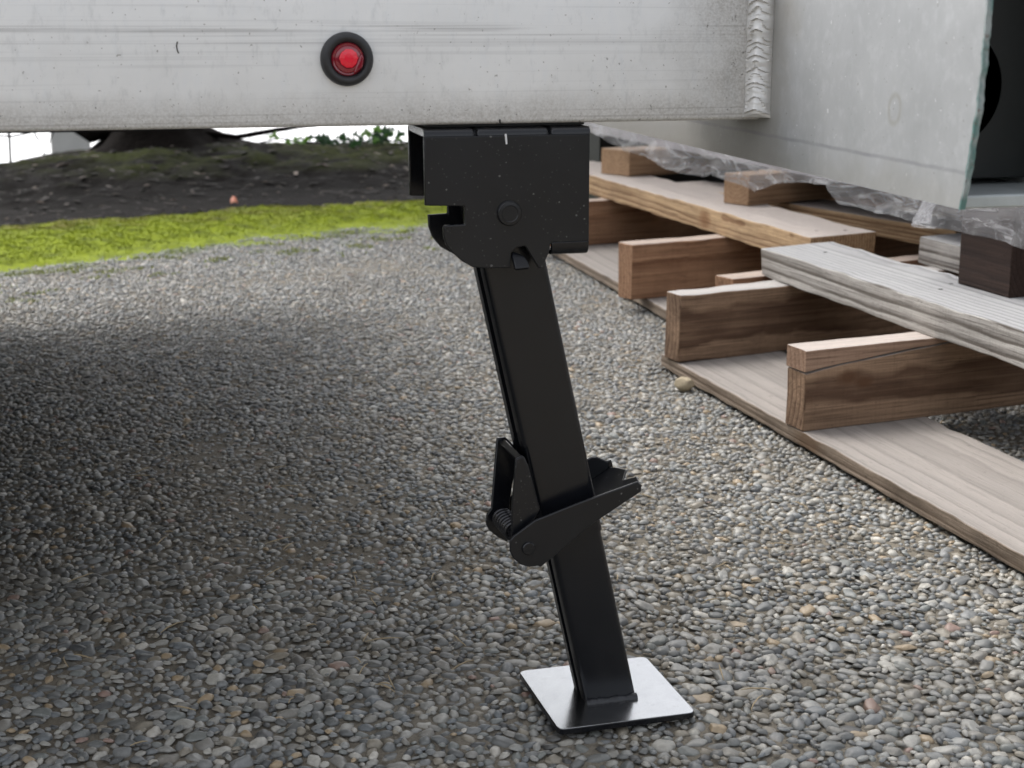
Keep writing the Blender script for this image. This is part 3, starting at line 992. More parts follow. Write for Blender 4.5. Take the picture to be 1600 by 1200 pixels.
# ------------------------------------------------------------------ stabiliser jack
jack = thing('stabilizer_jack', 'black steel folding stabilizer jack under the trailer rail with square foot plate', 'jack stand', (0.3165, 0.8935, 0.0))
BR = [(0.1899, 0.3768), (0.2903, 0.3768),
      (0.2905, 0.3130), (0.2712, 0.3128), (0.2682, 0.3132), (0.2664, 0.3121), (0.2652, 0.3065), (0.2612, 0.2979), (0.2590, 0.2979), (0.2512, 0.3106),
      (0.2500, 0.3114), (0.2451, 0.3107), (0.2421, 0.3079), (0.2421, 0.2987), (0.2262, 0.2992), (0.2183, 0.3001), (0.2125, 0.3035), (0.2063, 0.3090),
      (0.2025, 0.3140), (0.2011, 0.3185), (0.2008, 0.3243), (0.2016, 0.3254), (0.2136, 0.3256), (0.2137, 0.3363), (0.1901, 0.3372)]
mount = link('mounting_bracket', mesh(*prism_y([(x - 0.0028, z) for x, z in BR], 0.8530, 0.8560)), M['black'], jack, None, 0.0007, 3)
BB = [(0.1897, 0.3800), (0.2905, 0.3800), (0.2905, 0.3130), (0.2664, 0.3121), (0.2590, 0.2985), (0.2250, 0.2985), (0.2174, 0.3001), (0.2092, 0.3049), (0.2041, 0.3111), (0.2017, 0.3175), (0.2012, 0.3252),
      (0.2137, 0.3256), (0.2137, 0.3363), (0.1901, 0.3372)]
link('back_plate', mesh(*prism_y(BB, 0.9085, 0.9115)), M['black_clean'], mount, None, 0.0007)
V, F = [], []
bxs = list(np.linspace(0.1898, 0.2904, 120))
for x in bxs:
    dip = 0.0017 * max(math.exp(-((x - 0.2207) / 0.0009) ** 2), math.exp(-((x - 0.2657) / 0.0009) ** 2))
    for a in range(8):
        t = R(90 * a / 7)
        rad = 0.0042 - dip * math.sin(2 * t) ** 0.5 if 0 < a < 7 else 0.0042
        V.append((x - 0.0028, 0.8572 - rad * math.cos(t), 0.3768 + rad * math.sin(t) - (dip * 0.9 if a > 0 else 0)))
    V.append((x, 0.9083, 0.3810))
    V.append((x, 0.9083, 0.3772))
    V.append((x - 0.0028, 0.8562, 0.3768))
n = 11
F = [[k * n + i, k * n + (i + 1) % n, (k + 1) * n + (i + 1) % n, (k + 1) * n + i] for k in range(len(bxs) - 1) for i in range(n)]
F += [list(range(n)), [(len(bxs) - 1) * n + i for i in range(n)]]
link('top_web', mesh(V, F), M['black_clean'], mount, 50)
link('gap_filler', mesh(*box(0.1915, 0.2890, 0.8690, 0.9070, 0.3812, 0.3830)), M['black_clean'], mount)  # added filler, blocks the bright sliver between bracket and rail
# bent lip at the lower right: rolls backwards under the plate
V, F = [], []
prof = [(0.8620, 0.3131), (0.8621, 0.3105), (0.8627, 0.3080), (0.8642, 0.3060), (0.8665, 0.3052), (0.8820, 0.3050)]
inn = [(0.8820, 0.3078), (0.8672, 0.3080), (0.8656, 0.3090), (0.8650, 0.3108), (0.8650, 0.3131)]
xs = [(0.2672, 0), (0.2688, 0.0), (0.2730, 0), (0.2860, 0), (0.2895, 0), (0.2905, 0)]
V, F = loop_prism([(y - 0.009, z) for y, z in prof + inn], [x - 0.0028 for x, _ in xs])
link('rolled_lip', mesh(V, F), M['black_clean'], mount, 30, 0.0005)
tv = [(0.2396, 0.8545, 0.3074), (0.2410, 0.8545, 0.3086), (0.2472, 0.8545, 0.3056), (0.2482, 0.8500, 0.3036), (0.2486, 0.8452, 0.3000), (0.2396, 0.8452, 0.2994)]
tv += [(x, y + 0.0022, z - 0.0016) for x, y, z in tv]
link('latch_tab', mesh(tv, [[0, 1, 2, 3, 4, 5], [11, 10, 9, 8, 7, 6]] + [[i, (i + 1) % 6, (i + 1) % 6 + 6, i + 6] for i in range(6)]), M['black_clean'], mount, None, 0.0006)
link('pivot_rivet', mesh(*lathe_y((0.2378, 0.8530, 0.3313), [(0.0073, 0.0002), (0.0073, -0.0016), (0.0068, -0.0023), (0.0050, -0.0025), (0.0046, -0.0021), (0.0001, -0.0021)], 40)), M['black'], mount, 30)
link('chalk_tick', mesh(*prism_y([(0.2351, 0.3776), (0.2363, 0.3776), (0.2367, 0.3716), (0.2358, 0.3716)], 0.8527, 0.8531)), M['chalk'], mount)

AL = math.atan(0.221)
ca, sa2 = math.cos(AL), math.sin(AL)
XB, ZB, PLT = 0.3116, 0.0058, 0.0058


def leg_pt(p, y, s):
    return (XB + p * ca - s * sa2, y, ZB + s * ca + p * sa2)


def lipped(p0, p1, y0, y1, r, th, gap):
    """channel section open by a slot on its left side, as one closed outline of (p, y)"""
    ym = (y0 + y1) / 2

    def arc(cx, cy, rad, a0, a1, n=4):
        return [(cx + rad * math.cos(R(a0 + (a1 - a0) * k / n)), cy + rad * math.sin(R(a0 + (a1 - a0) * k / n))) for k in range(n + 1)]
    out = [(p0, ym - gap)] + arc(p0 + r, y0 + r, r, 180, 270) + arc(p1 - r, y0 + r, r, 270, 360) + arc(p1 - r, y1 - r, r, 0, 90) + arc(p0 + r, y1 - r, r, 90, 180) + [(p0, ym + gap)]
    q = max(r - th, 0.0006)
    i0, i1, j0, j1 = p0 + th, p1 - th, y0 + th, y1 - th
    inn = [(i0, ym + gap)] + arc(i0 + q, j1 - q, q, 180, 90) + arc(i1 - q, j1 - q, q, 90, 0) + arc(i1 - q, j0 + q, q, 360, 270) + arc(i0 + q, j0 + q, q, 270, 180) + [(i0, ym - gap)]
    return out + inn


def leg_section(prof, s0, s1, foot=False, steps=2):
    V, F = [], []
    n = len(prof)
    for k in range(steps):
        s = s0 + (s1 - s0) * k / (steps - 1)
        for p, y in prof:
            V.append(leg_pt(p, y, -p * math.tan(AL) if (foot and k == 0) else s))
    for k in range(steps - 1):
        F += [[k * n + i, k * n + (i + 1) % n, (k + 1) * n + (i + 1) % n, (k + 1) * n + i] for i in range(n)]
    F += [list(range(n)), [(steps - 1) * n + i for i in range(n)]]
    return V, F


link('inner_leg', mesh(*leg_section(lipped(-0.0173, 0.0173, 0.8662, 0.8952, 0.0038, 0.0022, 0.0040), 0, 0.22, True)), M['black_clean'], jack, 30)
link('outer_leg', mesh(*leg_section(lipped(-0.0208, 0.0182, 0.8654, 0.9000, 0.0040, 0.0022, 0.0052), 0.118, 0.352)), M['black_clean'], jack, 30)
foot = link('foot_plate', mesh(*(lambda P: ([(x, y, 0.0016) for x, y in P] + [(x, y, PLT) for x, y in P],
                                            [list(range(len(P)))[::-1], [len(P) + i for i in range(len(P))]] + [[i, (i + 1) % len(P), (i + 1) % len(P) + len(P), i + len(P)] for i in range(len(P))]))(rrect(0.2651, 0.3588, 0.8350, 0.9282, 0.0050, 5))), M['plate'], jack, None, 0.0006)
foot.data.materials.append(M['black_clean'])
for pl in foot.data.polygons:
    if abs(pl.normal.z) < 0.5:
        pl.material_index = 1
# fillet weld along the front of the leg's foot
V, F = [], []
for k in range(41):
    x = 0.2938 + 0.0350 * k / 40
    rr_ = 0.0034 + 0.0012 * fbm(x * 170, 1.0)
    for a in range(7):
        t = R(90 * a / 6)
        V.append((x, 0.8665 - rr_ * math.cos(t), PLT - 0.0003 + rr_ * math.sin(t)))
for k in range(40):
    F += [[k * 7 + a, k * 7 + a + 1, k * 7 + a + 8, k * 7 + a + 7] for a in range(6)]
link('foot_weld', mesh(V, F), m_plain('painted_weld', (0.016, 0.017, 0.02), 0.28, 0.0, 0.4, 300, 0.3, 600), foot, 60)

# release lever: channel that hugs the leg
LV = [(0.2378, 0.1216), (0.2379, 0.1285), (0.2400, 0.1312), (0.2540, 0.1404), (0.2821, 0.1492), (0.3096, 0.1567), (0.3215, 0.1600), (0.3238, 0.1575), (0.3240, 0.1532),
      (0.3203, 0.1511), (0.2918, 0.1346), (0.2600, 0.1108), (0.2579, 0.1092), (0.2560, 0.1103), (0.2504, 0.1100), (0.2450, 0.1122), (0.2402, 0.1166)]
lever = link('release_lever', mesh(*prism_y(LV, 0.8515, 0.8535)), M['black'], jack, None, 0.0007, 3)
LB = [(0.2378, 0.1216), (0.2379, 0.1285), (0.2400, 0.1312), (0.2540, 0.1404), (0.2821, 0.1492), (0.3040, 0.1600), (0.3085, 0.1622), (0.3130, 0.1618), (0.3165, 0.1600), (0.3195, 0.1585), (0.3225, 0.1592), (0.3240, 0.1532),
      (0.3203, 0.1511), (0.2918, 0.1346), (0.2600, 0.1108), (0.2504, 0.1100), (0.2450, 0.1122), (0.2402, 0.1166)]
link('lever_back', mesh(*prism_y(LB, 0.9045, 0.9065)), M['black_clean'], lever, None, 0.0006)
# web with a notched, slightly flared end
wv_ = [(0.2990, 0.1392), (0.3100, 0.1455), (0.3203, 0.1515), (0.3250, 0.1560)]
ys = [0.8537, 0.866, 0.876, 0.884, 0.896, 0.9043]
endx = [0.0, 0.0015, -0.004, 0.0010, -0.001, -0.003]
V, F = [], []
for tck in (0, 0.0018):
    for i, (x, z) in enumerate(wv_):
        for j, y in enumerate(ys):
            e = endx[j] if i == 3 else 0
            V.append((x + e - tck * 0.5, y, z + e * 0.9 + tck * 0.87))
ny2 = len(ys)
for i in range(3):
    for j in range(ny2 - 1):
        a = i * ny2 + j
        F += [[a, a + 1, a + ny2 + 1, a + ny2], [24 + a, 24 + a + ny2, 24 + a + ny2 + 1, 24 + a + 1]]
ring = [j for j in range(ny2)] + [i * ny2 + ny2 - 1 for i in range(1, 4)] + [3 * ny2 + j for j in range(ny2 - 2, -1, -1)] + [i * ny2 for i in range(2, 0, -1)]
F += [[ring[k], ring[(k + 1) % len(ring)], 24 + ring[(k + 1) % len(ring)], 24 + ring[k]] for k in range(len(ring))]
link('lever_web', mesh(V, F), M['black'], lever, None, 0.0004)
link('pivot_pin', mesh(*join(lathe_y((0.2498, 0.8515, 0.1226), [(0.0042, 0.0002), (0.0042, -0.0012), (0.0037, -0.0018), (0.0001, -0.0019)], 28), cyl((0.2498, 0.8537, 0.1226), (0.2498, 0.9080, 0.1226), 0.0024, None, 16))), M['black_clean'], lever, 30)

# ratchet housing: two cheek plates on the left of the leg with the spring between them
ck = [(0.2433, 0.1788), (0.2475, 0.1806), (0.2489, 0.1800), (0.2517, 0.1731), (0.2592, 0.1454), (0.2555, 0.1391), (0.2406, 0.1272), (0.2410, 0.1507), (0.2426, 0.1691)]
housing = link('ratchet_housing', mesh(*prism_y(ck, 0.8575, 0.8600)), M['black'], jack, None, 0.0007)
cb = [(0.2428, 0.1812), (0.2485, 0.1815), (0.2524, 0.1776), (0.2582, 0.1704), (0.2533, 0.1500), (0.2514, 0.1378), (0.2514, 0.1150), (0.2494, 0.1104), (0.2378, 0.1190), (0.2356, 0.1235), (0.2359, 0.1304), (0.2388, 0.1341)]
link('back_cheek', mesh(*prism_y(cb, 0.9000, 0.9025)), M['black_clean'], housing, None, 0.0007)
link('bridge', mesh(*prism_y([(0.2436, 0.1788), (0.2475, 0.1808), (0.2484, 0.1796), (0.2444, 0.1775)], 0.8601, 0.8999)), M['black_clean'], housing, None, 0.0005)
link('pawl', mesh(*prism_y([(0.2450, 0.1780), (0.2480, 0.1790), (0.2528, 0.1716), (0.2500, 0.1700)], 0.8660, 0.8990)), M['black_clean'], housing, None, 0.0006)
pts = [(0.2452 + 0.0060 * math.cos(2 * math.pi * t), 0.8650 + 0.0046 * t, 0.1290 + 0.0060 * math.sin(2 * math.pi * t)) for t in np.linspace(0, 7, 141)]
link('spring', mesh(*tube(pts, 0.00115, 8)), m_plain('spring_steel', (0.06, 0.06, 0.065), 0.22, 0.7, 0.2), housing, 60)

# ------------------------------------------------------------------ timber: pallets and blocks
def board(name, parent, mat, L, W, T, loc, yaw, skew0=0.0, skew1=0.0, rough=0.0008, seed=0, bow=0.0, zfun=None, bev=0.0014):
    """one sawn board: local X along its length, Y across, Z up; skews slide the far long edge at either end"""
    nxs = max(3, int(L / 0.022))
    us = [i / nxs for i in range(nxs + 1)]
    prof = [(0, 0), (0.5, 0), (1, 0), (1, 0.5), (1, 1), (0.66, 1), (0.33, 1), (0, 1), (0, 0.5)]
    V, F = [], []
    n = len(prof)
    for u in us:
        for a, b in prof:
            x = u * L + (skew0 * (1 - u) + skew1 * u) * a
            e = rough * (1.6 if (a in (0, 1) and b in (0, 1)) else 0.7)
            p = Vector((x * 26, a * 3 + seed * 7.7, b * 3 + seed))
            q = noise.noise_vector(p)
            q2 = noise.noise_vector(p * 0.23)
            V.append((x + (e * q.x if u in (0, 1) else 0), a * W + e * q.y + rough * 1.2 * q2.y, (zfun(u, b) if zfun else b * T) + e * q.z + bow * 4 * u * (1 - u)))
    for k in range(nxs):
        F += [[k * n + i, k * n + (i + 1) % n, (k + 1) * n + (i + 1) % n, (k + 1) * n + i] for i in range(n)]
    F += [list(range(n))[::-1], [nxs * n + i for i in range(n)]]
    me = mesh(V, F)
    o = bpy.data.objects.new(name, me)
    me.materials.append(mat)
    COL.objects.link(o)
    o.location = Vector(loc) - ORG[parent] if parent else Vector(loc)
    o.rotation_euler = (0, 0, yaw)
    if parent:
        o.parent = parent
    b = o.modifiers.new('bevel', 'BEVEL')
    b.width = bev
    b.segments = 2
    b.limit_method = 'ANGLE'
    b.angle_limit = R(50)
    smooth(me, 40)
    return o


G0 = 0.0016                                   # boards lie on the tops of the stones
W_DECK = lambda s, **k: m_wood('weathered_deck_wood', (0.30, 0.24, 0.185), (0.13, 0.094, 0.066), 0.011, (-0.07, -0.11), 0.85, (0.355, 0.328, 0.305), s, 1.0, 0.9, 0.6, **k)
W_BROWN = lambda s, k=1.0, **kk: m_wood('brown_pine', (0.40 * k, 0.265 * k, 0.172 * k), (0.140 * k, 0.080 * k, 0.050 * k), 0.0085, (-0.16, -0.045), 0.9, (0.52, 0.50, 0.48), s, 1.2, 0.8, 0.45, **kk)
W_FRESH = lambda s: m_wood('salmon_pine', (0.46, 0.275, 0.165), (0.19, 0.092, 0.050), 0.008, (-0.14, -0.03), 0.7, (0.52, 0.46, 0.41), s, 1.0, 0.7, 0.35)
W_GREY = lambda s: m_wood('grey_pine', (0.50, 0.475, 0.44), (0.15, 0.132, 0.115), 0.0085, (-0.03, -0.075), 0.85, (0.39, 0.395, 0.40), s, 1.7, 0.9, 0.10)
W_TAN = lambda s, **k: m_wood('tan_pine', (0.54, 0.38, 0.22), (0.22, 0.120, 0.060), 0.0050, (-0.09, -0.03), 0.9, (0.50, 0.455, 0.425), s, 1.4, 1.2, 0.3, **k)

pal = thing('pallet', 'nearest wooden pallet with grey top boards and two stout stringers by the tan stone', 'pallet', (0.95, 1.4, 0.0), 'wooden pallets under the trailer tube')
Y90 = R(90)
# a board along +Y: yaw 90 turns local X to +Y and local Y to -X, so loc is its lower right corner
board('deck_board', pal, W_DECK(2.3, knots=((0.885, 0.161, 0.008, 0.026), (0.30, 0.06, 0.0168, 0.012))), 1.315, 0.1610, 0.0165, (0.8805, 0.5150, G0), Y90, seed=2, rough=0.0014)
board('deck_board', pal, W_DECK(4.1), 1.30, 0.120, 0.0165, (1.3500, 0.5200, G0), Y90, seed=3)
ZS = G0 + 0.0168
board('stringer', pal, W_BROWN(1.7, 0.85), 0.95, 0.0395, 0.0885, (0.7195, 1.7660, ZS), R(12.0), skew0=0.004, seed=4, rough=0.0012)
# the second stringer has split: a paler splinter lies on it along the crack
cut = lambda u: 0.0640 + 0.0225 * min(1, u / 0.24) ** 0.8
split = board('stringer', pal, W_BROWN(5.2, 0.92, knots=((0.075, 0.0, 0.047, 0.008), (0.055, 0.0, 0.055, 0.011))), 0.95, 0.0380, 0.0885, (0.7200, 1.4120, ZS), R(7.6), skew0=0.002, seed=5, rough=0.0010,
              zfun=lambda u, b: b * (cut(u) - 0.0007 if u < 0.26 else 0.0885))
split['label'] = 'stringer split along its upper edge'
W_SPL = m_wood('fresh_split_pine', (0.40, 0.265, 0.185), (0.20, 0.115, 0.075), 0.0085, (-0.16, -0.045), 0.8, (0.55, 0.50, 0.46), 5.2, 0.8, 0.5, 0.2)
spl = board('splinter', pal, W_SPL, 0.236, 0.0380, 0.0885, (0.7185, 1.4115, ZS), R(7.6), skew0=0.002, seed=5.5, rough=0.0008, bev=0.0006,
            zfun=lambda u, b: cut(u * 0.248) + 0.0009 + b * max(0.0006, 0.0885 - cut(u * 0.248) - 0.0009))
board('stringer', pal, W_BROWN(8.8), 0.95, 0.0380, 0.0885, (0.9600, 0.6500, ZS), R(7.0), seed=6)
ZB2 = ZS + 0.0890
board('top_board', pal, W_GREY(3.3), 1.30, 0.1230, 0.0385, (1.0085, 0.6150, ZB2), Y90, skew1=-0.030, seed=7, rough=0.0016)
board('top_board', pal, W_GREY(6.4), 1.30, 0.1200, 0.0385, (1.2750, 0.6600, ZB2), Y90, skew1=-0.030, seed=8, rough=0.0012)
board('top_board', pal, W_GREY(9.4), 1.30, 0.1200, 0.0385, (1.5500, 0.7200, ZB2), Y90, skew1=-0.030, seed=9)

pal2 = thing('pallet', 'farther wooden pallet with tan top board and salmon pine stringers behind the jack', 'pallet', (1.05, 2.5, 0.0), 'wooden pallets under the trailer tube')
YR = R(90 - 3.1)
board('deck_board', pal2, W_DECK(5.5), 1.55, 0.150, 0.0165, (0.9820, 1.8900, G0), YR, seed=11, rough=0.0012)
board('deck_board', pal2, W_DECK(7.5), 1.55, 0.130, 0.0165, (1.4600, 1.8900, G0), YR, seed=12)
board('stringer', pal2, W_FRESH(2.2), 0.90, 0.0395, 0.0885, (0.8210, 2.2200, ZS), R(14), seed=13, rough=0.0012)
board('stringer', pal2, W_FRESH(4.6), 0.90, 0.0380, 0.0885, (0.8560, 2.8100, ZS), R(14), seed=14)
board('stringer', pal2, W_FRESH(7.1), 0.90, 0.0390, 0.0885, (0.8380, 1.8690, ZS), R(15), seed=15)
board('top_board', pal2, W_TAN(1.1, knots=((0.365, 0.12, 0.018, 0.020),)), 1.30, 0.1200, 0.0385, (1.1190, 1.9900, ZB2), R(90 - 0.0), skew0=-0.028, seed=16, rough=0.0014)
board('top_board', pal2, W_TAN(3.9), 0.80, 0.1000, 0.0300, (1.345, 2.0250, ZB2 + 0.006), R(90 + 11), skew0=-0.02, seed=17)
board('top_board', pal2, W_TAN(5.9), 1.10, 0.1200, 0.0385, (1.620, 1.9900, ZB2), R(90), seed=18)

for par, pts in ((bpy.data.objects['top_board.003'] if 'top_board.003' in bpy.data.objects else None, ((0.030, 0.035), (0.034, 0.080))),
                 (bpy.data.objects['top_board'], ((1.205, 0.060), (0.93, 0.038), (0.90, 0.070)))):
    if par is not None:
        for u, w_ in pts:
            nm = mesh(*cyl((u, w_, 0.0378), (u, w_, 0.0390), 0.0028, None, 10))
            nm.materials.append(M['pen'])
            o = bpy.data.objects.new('nail', nm)
            COL.objects.link(o)
            o.parent = par

# bearers between the pallets and the wrapped load
ZC = ZB2 + 0.0390
W_BLOCK = lambda s: m_wood('dark_brown_block', (0.045, 0.026, 0.019), (0.018, 0.010, 0.008), 0.006, (-0.02, -0.05), 0.3, (0.16, 0.12, 0.10), s, 0.8, 0.4, 0.3)
W_BEAR = lambda s: m_wood('golden_bearer', (0.40, 0.26, 0.155), (0.22, 0.125, 0.070), 0.007, (-0.03, -0.05), 0.4, (0.5, 0.43, 0.35), s, 0.7, 0.35, 0.25)


def block(label, mat, L, W, T, loc, yaw, seed):
    o = board('timber_bearer', None, mat, L, W, T, loc, yaw, seed=seed, rough=0.0008)
    tag(o, label, 'timber block', 'timber bearers carrying the wrapped load')
    return o


block('dark brown bearer block standing on the grey top board under the plastic film', W_BLOCK(2.0), 0.105, 0.090, 0.105, (1.0690, 1.4400, ZC), Y90, 21)
block('golden bearer block in the middle of the tan board under ragged plastic film', W_BEAR(1.0), 0.34, 0.060, 0.052, (1.0760, 2.3500, ZC), R(20), 22)
block('farthest bearer block on the tan board close behind the black jack bracket', W_BEAR(3.0), 0.34, 0.095, 0.052, (1.0620, 2.9000, ZC), R(18), 23)

# wrapped load on the bearers, its plastic film hanging over the left edge
load = thing('wrapped_load', 'load wrapped in clear plastic film with ragged hem hanging over the pallets', 'wrapped load', (1.5, 2.1, ZC + 0.053))
LZ0 = ZC + 0.0535
link('crate', mesh(*box(1.16, 2.0, 1.15, 3.95, LZ0, LZ0 + 0.34)), M['load'], load)
hem = [(1.15, .205), (1.36, .212), (1.42, .214), (1.525, .2145), (1.61, .208), (1.69, .199), (1.783, .198), (1.934, .197), (1.966, .222), (2.068, .214), (2.155, .203), (2.224, .184), (2.30, .192), (2.38, .199), (2.464, .186), (2.554, .187), (2.65, .201), (2.807, .206), (2.921, .220), (3.065, .236), (3.35, .250)]
hy, hz = zip(*hem)
nu, nv = 215, 26
V, F = [], []
for i in range(nu + 1):
    y = 1.13 + 2.19 * i / nu
    zb = float(np.interp(y, hy, hz)) + 0.0025 * fbm(y * 14, 3.0)
    for j in range(nv + 1):
        v = j / nv
        z = zb + (0.565 - zb) * v ** 1.5
        free = max(0, 1 - (z - zb) / 0.07)
        x = 1.036 - 0.020 * free * (0.6 + fbm(y * 8, z * 14, 2.0)) + 0.0075 * fbm(y * 7, z * 16, 6.0, 1.0, 2) - 0.004
        x += 0.005 * abs(fbm(y * 11, z * 22 + y * 9, 9.0, 1.0, 2)) * (0.3 + free)
        k2 = min(1, max(0, (1.68 - y) / 0.10))
        x -= 0.072 * k2 * k2 * (3 - 2 * k2)
        V.append((min(x, 1.0415), y, z))
for i in range(nu):
    for j in range(nv):
        a = i * (nv + 1) + j
        F.append([a, a + nv + 1, a + nv + 2, a + 1])
link('backing_block', mesh(*box(1.17, 1.95, 3.40, 3.50, 0.0, LZ0 - 0.0005)), M['dark_inside'], load)  # added behind the film to block the bright ground showing through
film = link('plastic_film', mesh(V, F), M['plastic'], load, 180)

# ------------------------------------------------------------------ small loose things
bm = bmesh.new()
bmesh.ops.create_icosphere(bm, subdivisions=3, radius=1)
for v in bm.verts:
    c = v.co.copy()
    for d, hgt in (((0.3, -0.2, 0.9), 0.72), ((-0.8, -0.5, 0.3), 0.75), ((0.7, -0.6, 0.2), 0.7), ((0.1, 0.9, 0.3), 0.75), ((0.9, 0.3, 0.5), 0.8)):
        d = Vector(d).normalized()
        ex = max(0, v.co.dot(d) - hgt)
        v.co -= d * ex
    v.co *= 1 + 0.14 * noise.noise(c * 2.2)
    v.co = Vector((v.co.x * 0.0132, v.co.y * 0.0100, v.co.z * 0.0092))
me = bpy.data.meshes.new('stone')
bm.to_mesh(me)
bm.free()
me.transform(Matrix.Translation((0.7015, 1.700, 0.0075)))
st = link('stone', me, M['stone'], None, 60)
tag(st, 'small tan stone lying against the near pallet deck board', 'stone')

V = [(-0.012, -0.004, 0.001), (0.0, -0.011, 0.006), (0.013, -0.003, 0.002), (0.009, 0.006, 0.020), (-0.002, 0.010, 0.027), (-0.011, 0.006, 0.014), (0, 0, 0.009)]
F = [[0, 1, 6], [1, 2, 6], [2, 3, 6], [3, 4, 6], [4, 5, 6], [5, 0, 6]]
me = mesh([(0.353 + 0.75 * x, 3.86 + 0.75 * y, 0.010 + 0.7 * z) for x, y, z in V], F)
lf = link('fallen_leaf', me, M['dry_leaf'], None, 60)
lf.modifiers.new('thickness', 'SOLIDIFY').thickness = 0.0006
tag(lf, 'curled salmon pink leaf where the moss meets the soil', 'leaf')

# dry straw and needles scattered over the stones
V, F = [], []
for k in range(170):
    y = random.uniform(0.8, 2.4)
    x = random.uniform(-0.15 * y, 0.52 * y)
    if x > 0.70 or (0.26 < x < 0.37 and 0.84 < y < 0.95):
        continue
    a, l = random.uniform(0, 6.28), random.uniform(0.008, 0.028)
    c = random.uniform(-0.3, 0.3)
    pts = [(x + l * t * math.cos(a + c * t), y + l * t * math.sin(a + c * t), 0.0018 + 0.0012 * math.sin(3.1 * (t + 0.5))) for t in (-0.5, -0.2, 0.2, 0.5)]
    v, f = tube(pts, [0.0003, 0.00055, 0.00055, 0.0002], 5)
    o = len(V)
    V += v
    F += [[i + o for i in q] for q in f]
tag(link('dry_straw', mesh(V, F), m_plain('straw', (0.34, 0.27, 0.17), 0.8), None, 60), 'thin dry straw and needles scattered over the pebbles', None, None, 'stuff')

# ------------------------------------------------------------------ beyond the bank: tree, ivy, post, bare stems
tree = thing('tree', 'dark tree with flared mossy roots on the soil bank behind the rail', 'tree', (0.21, 5.15, 0.05))
V, F = [], []
nr, nh = 48, 26
for k in range(nh + 1):
    z = 0.0 + (k / nh) ** 1.8 * 2.6
    for i in range(nr):
        t = 2 * math.pi * i / nr
        fl = math.exp(-z / 0.075)
        lob = 1 + 0.45 * fl * (math.sin(5 * t + 0.7) * 0.5 + 0.5 * math.sin(3 * t + 2)) + 0.10 * fbm(math.cos(t), math.sin(t), z * 3, 3)
        r = (0.085 - 0.012 * z + 0.24 * fl * (1 + 0.35 * math.cos(t))) * lob
        V.append((0.21 + r * math.cos(t) + 0.02 * z, 5.15 + r * math.sin(t), 0.03 + z))
for k in range(nh):
    F += [[k * nr + i, k * nr + (i + 1) % nr, (k + 1) * nr + (i + 1) % nr, (k + 1) * nr + i] for i in range(nr)]
F.append([nh * nr + i for i in range(nr)])
trunk = link('trunk', mesh(V, F), M['bark'], tree, 60)
for k, (pts, r) in enumerate((([(0.30, 5.1, 0.12), (0.48, 5.06, 0.095), (0.62, 5.05, 0.118), (0.80, 5.08, 0.140)], [0.012, 0.009, 0.008, 0.005]),
                              ([(0.12, 5.1, 0.15), (0.02, 5.2, 0.11), (-0.03, 5.25, 0.135), (-0.10, 5.3, 0.150)], [0.03, 0.035, 0.026, 0.01]))):
    link('root', mesh(*tube(pts, r, 10)), M['bark'], tree, 60)
limb_tips = []
for k in range(9):
    a = k * 2.4
    p0 = Vector((0.25, 5.15, 1.7 + 0.1 * k))
    d = Vector((math.cos(a), math.sin(a), 0.55))
    pts = [p0, p0 + d * 0.5, p0 + d * 1.0 + Vector((0, 0, 0.12)), p0 + d * 1.45 + Vector((0, 0, 0.3))]
    link('limb', mesh(*tube(pts, [0.035, 0.026, 0.016, 0.006], 8)), M['bark'], tree, 60)
    limb_tips += pts[1:]
V = np.zeros((9000, 4, 3))
for k in range(9000):
    c = np.array(limb_tips[k % len(limb_tips)]) + rng.normal(0, 0.28, 3)
    a, b = rng.normal(size=3), rng.normal(size=3)
    a /= np.linalg.norm(a)
    b -= a * (a @ b)
    b /= np.linalg.norm(b)
    s = rng.uniform(0.025, 0.055)
    V[k] = [c - a * s, c + b * s * 0.55, c + a * s, c - b * s * 0.55]
link('crown', fast_mesh('crown', V.reshape(-1, 3), np.arange(36000).reshape(-1, 4)), M['crown'], tree)

tw = thing('dry_twigs', 'thin leafless twigs leaning over the bank crest between tree and ivy', 'twigs', (0.6, 5.2, 0.03))
for k in range(16):
    x = 0.38 + 0.05 * k + random.uniform(-0.02, 0.02)
    l = random.uniform(0.07, 0.16)
    dx = random.uniform(-0.6, 0.9)
    link('stem', mesh(*tube([(x, 5.2, 0.03), (x + dx * l * 0.4, 5.2, 0.03 + l * 0.55), (x + dx * l, 5.21, 0.03 + l)], [0.0016, 0.0012, 0.0006], 5)), M['twig'], tw, 60)

ivy = thing('ivy_plant', 'green ivy creeping along the crest of the soil bank left of the jack bracket', 'ivy', (0.8, 5.0, 0.06))
pts = [(0.55 + 0.07 * k, 5.0 + 0.03 * math.sin(k * 1.7), bank_h(0.55 + 0.07 * k, 5.0) + 0.008 + 0.012 * math.sin(k * 1.3) ** 2) for k in range(11)]
link('stem', mesh(*tube(pts, 0.003, 6)), M['bark'], ivy, 60)


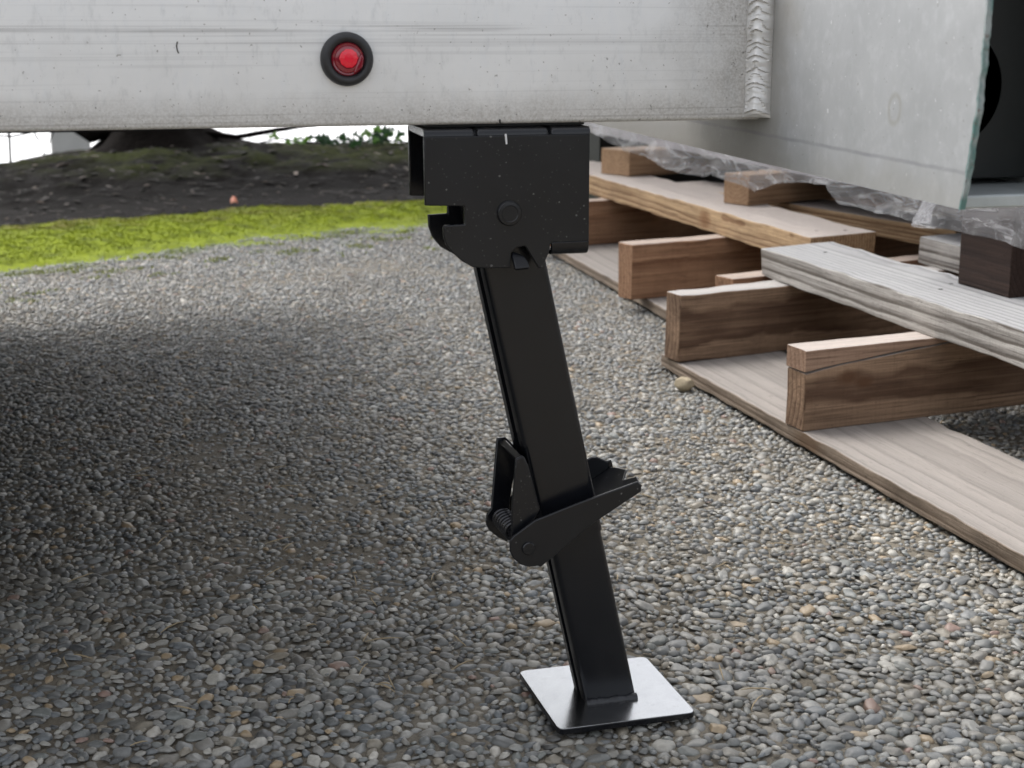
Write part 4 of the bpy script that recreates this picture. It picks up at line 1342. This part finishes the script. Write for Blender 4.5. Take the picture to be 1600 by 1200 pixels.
def ivy_mesh():
    out = [(0, 0), (0.30, -0.16), (0.62, -0.42), (0.58, -0.05), (0.95, 0.28), (0.48, 0.38), (0.22, 0.62), (0, 1.15), (-0.22, 0.62), (-0.48, 0.38), (-0.95, 0.28), (-0.58, -0.05), (-0.62, -0.42), (-0.30, -0.16)]
    V = [(x, y, -0.18 * abs(x) + 0.05 * y) for x, y in out] + [(0, 0.3, 0.06)]
    return mesh(V, [[i, (i + 1) % 14, 14] for i in range(14)])


lm = [ivy_mesh(), ivy_mesh()]
lm[0].materials.append(M['leaf'])
lm[1].materials.append(M['leaf_dark'])
spots = [(0.592, 0.098, 0.026, 0), (0.668, 0.088, 0.020, 0), (0.64, 0.078, 0.015, 0), (0.70, 0.086, 0.018, 0)]
for k in range(70):
    x = random.uniform(0.68, 1.22)
    spots.append((x, bank_h(x, 5.0) + random.uniform(0.004, 0.030 + 0.16 * max(0, (x - 0.80))), random.uniform(0.012, 0.028), 1 if random.random() < 0.75 else 0))
for x, z, s, kind in spots:
    o = bpy.data.objects.new('leaf', lm[kind])
    COL.objects.link(o)
    o.location = Vector((x, 5.0 + random.uniform(-0.05, 0.05), z)) - ORG[ivy]
    o.scale = (s, s, s)
    o.rotation_euler = (R(random.uniform(40, 100)), random.uniform(-0.6, 0.6), random.uniform(-0.7, 0.7))
    o.parent = ivy

po = link('post', mesh(*box(-0.135, 0.02, 6.4, 6.52, -0.3, 1.2)), M['post'], None, None, 0.008)
tag(po, 'pale square post standing beyond the bank left of the tree', 'post')
br = thing('bare_shrub', 'leafless thin shrub stems at the far left against the bright ground', 'shrub', (-0.24, 5.15, 0.02))
for pts, r in (([(-0.235, 5.1, 0.0), (-0.232, 5.1, 0.10), (-0.236, 5.1, 0.25), (-0.225, 5.1, 0.5)], 0.0042),
               ([(-0.30, 5.1, 0.112), (-0.22, 5.1, 0.108), (-0.16, 5.1, 0.120), (-0.12, 5.1, 0.16)], 0.0032),
               ([(-0.155, 5.1, 0.118), (-0.147, 5.1, 0.100), (-0.138, 5.1, 0.094)], 0.0032),
               ([(-0.15, 5.1, 0.02), (-0.12, 5.1, 0.07), (-0.09, 5.1, 0.13)], 0.0018)):
    link('stem', mesh(*tube(pts, r, 7)), M['bark'], br, 60)
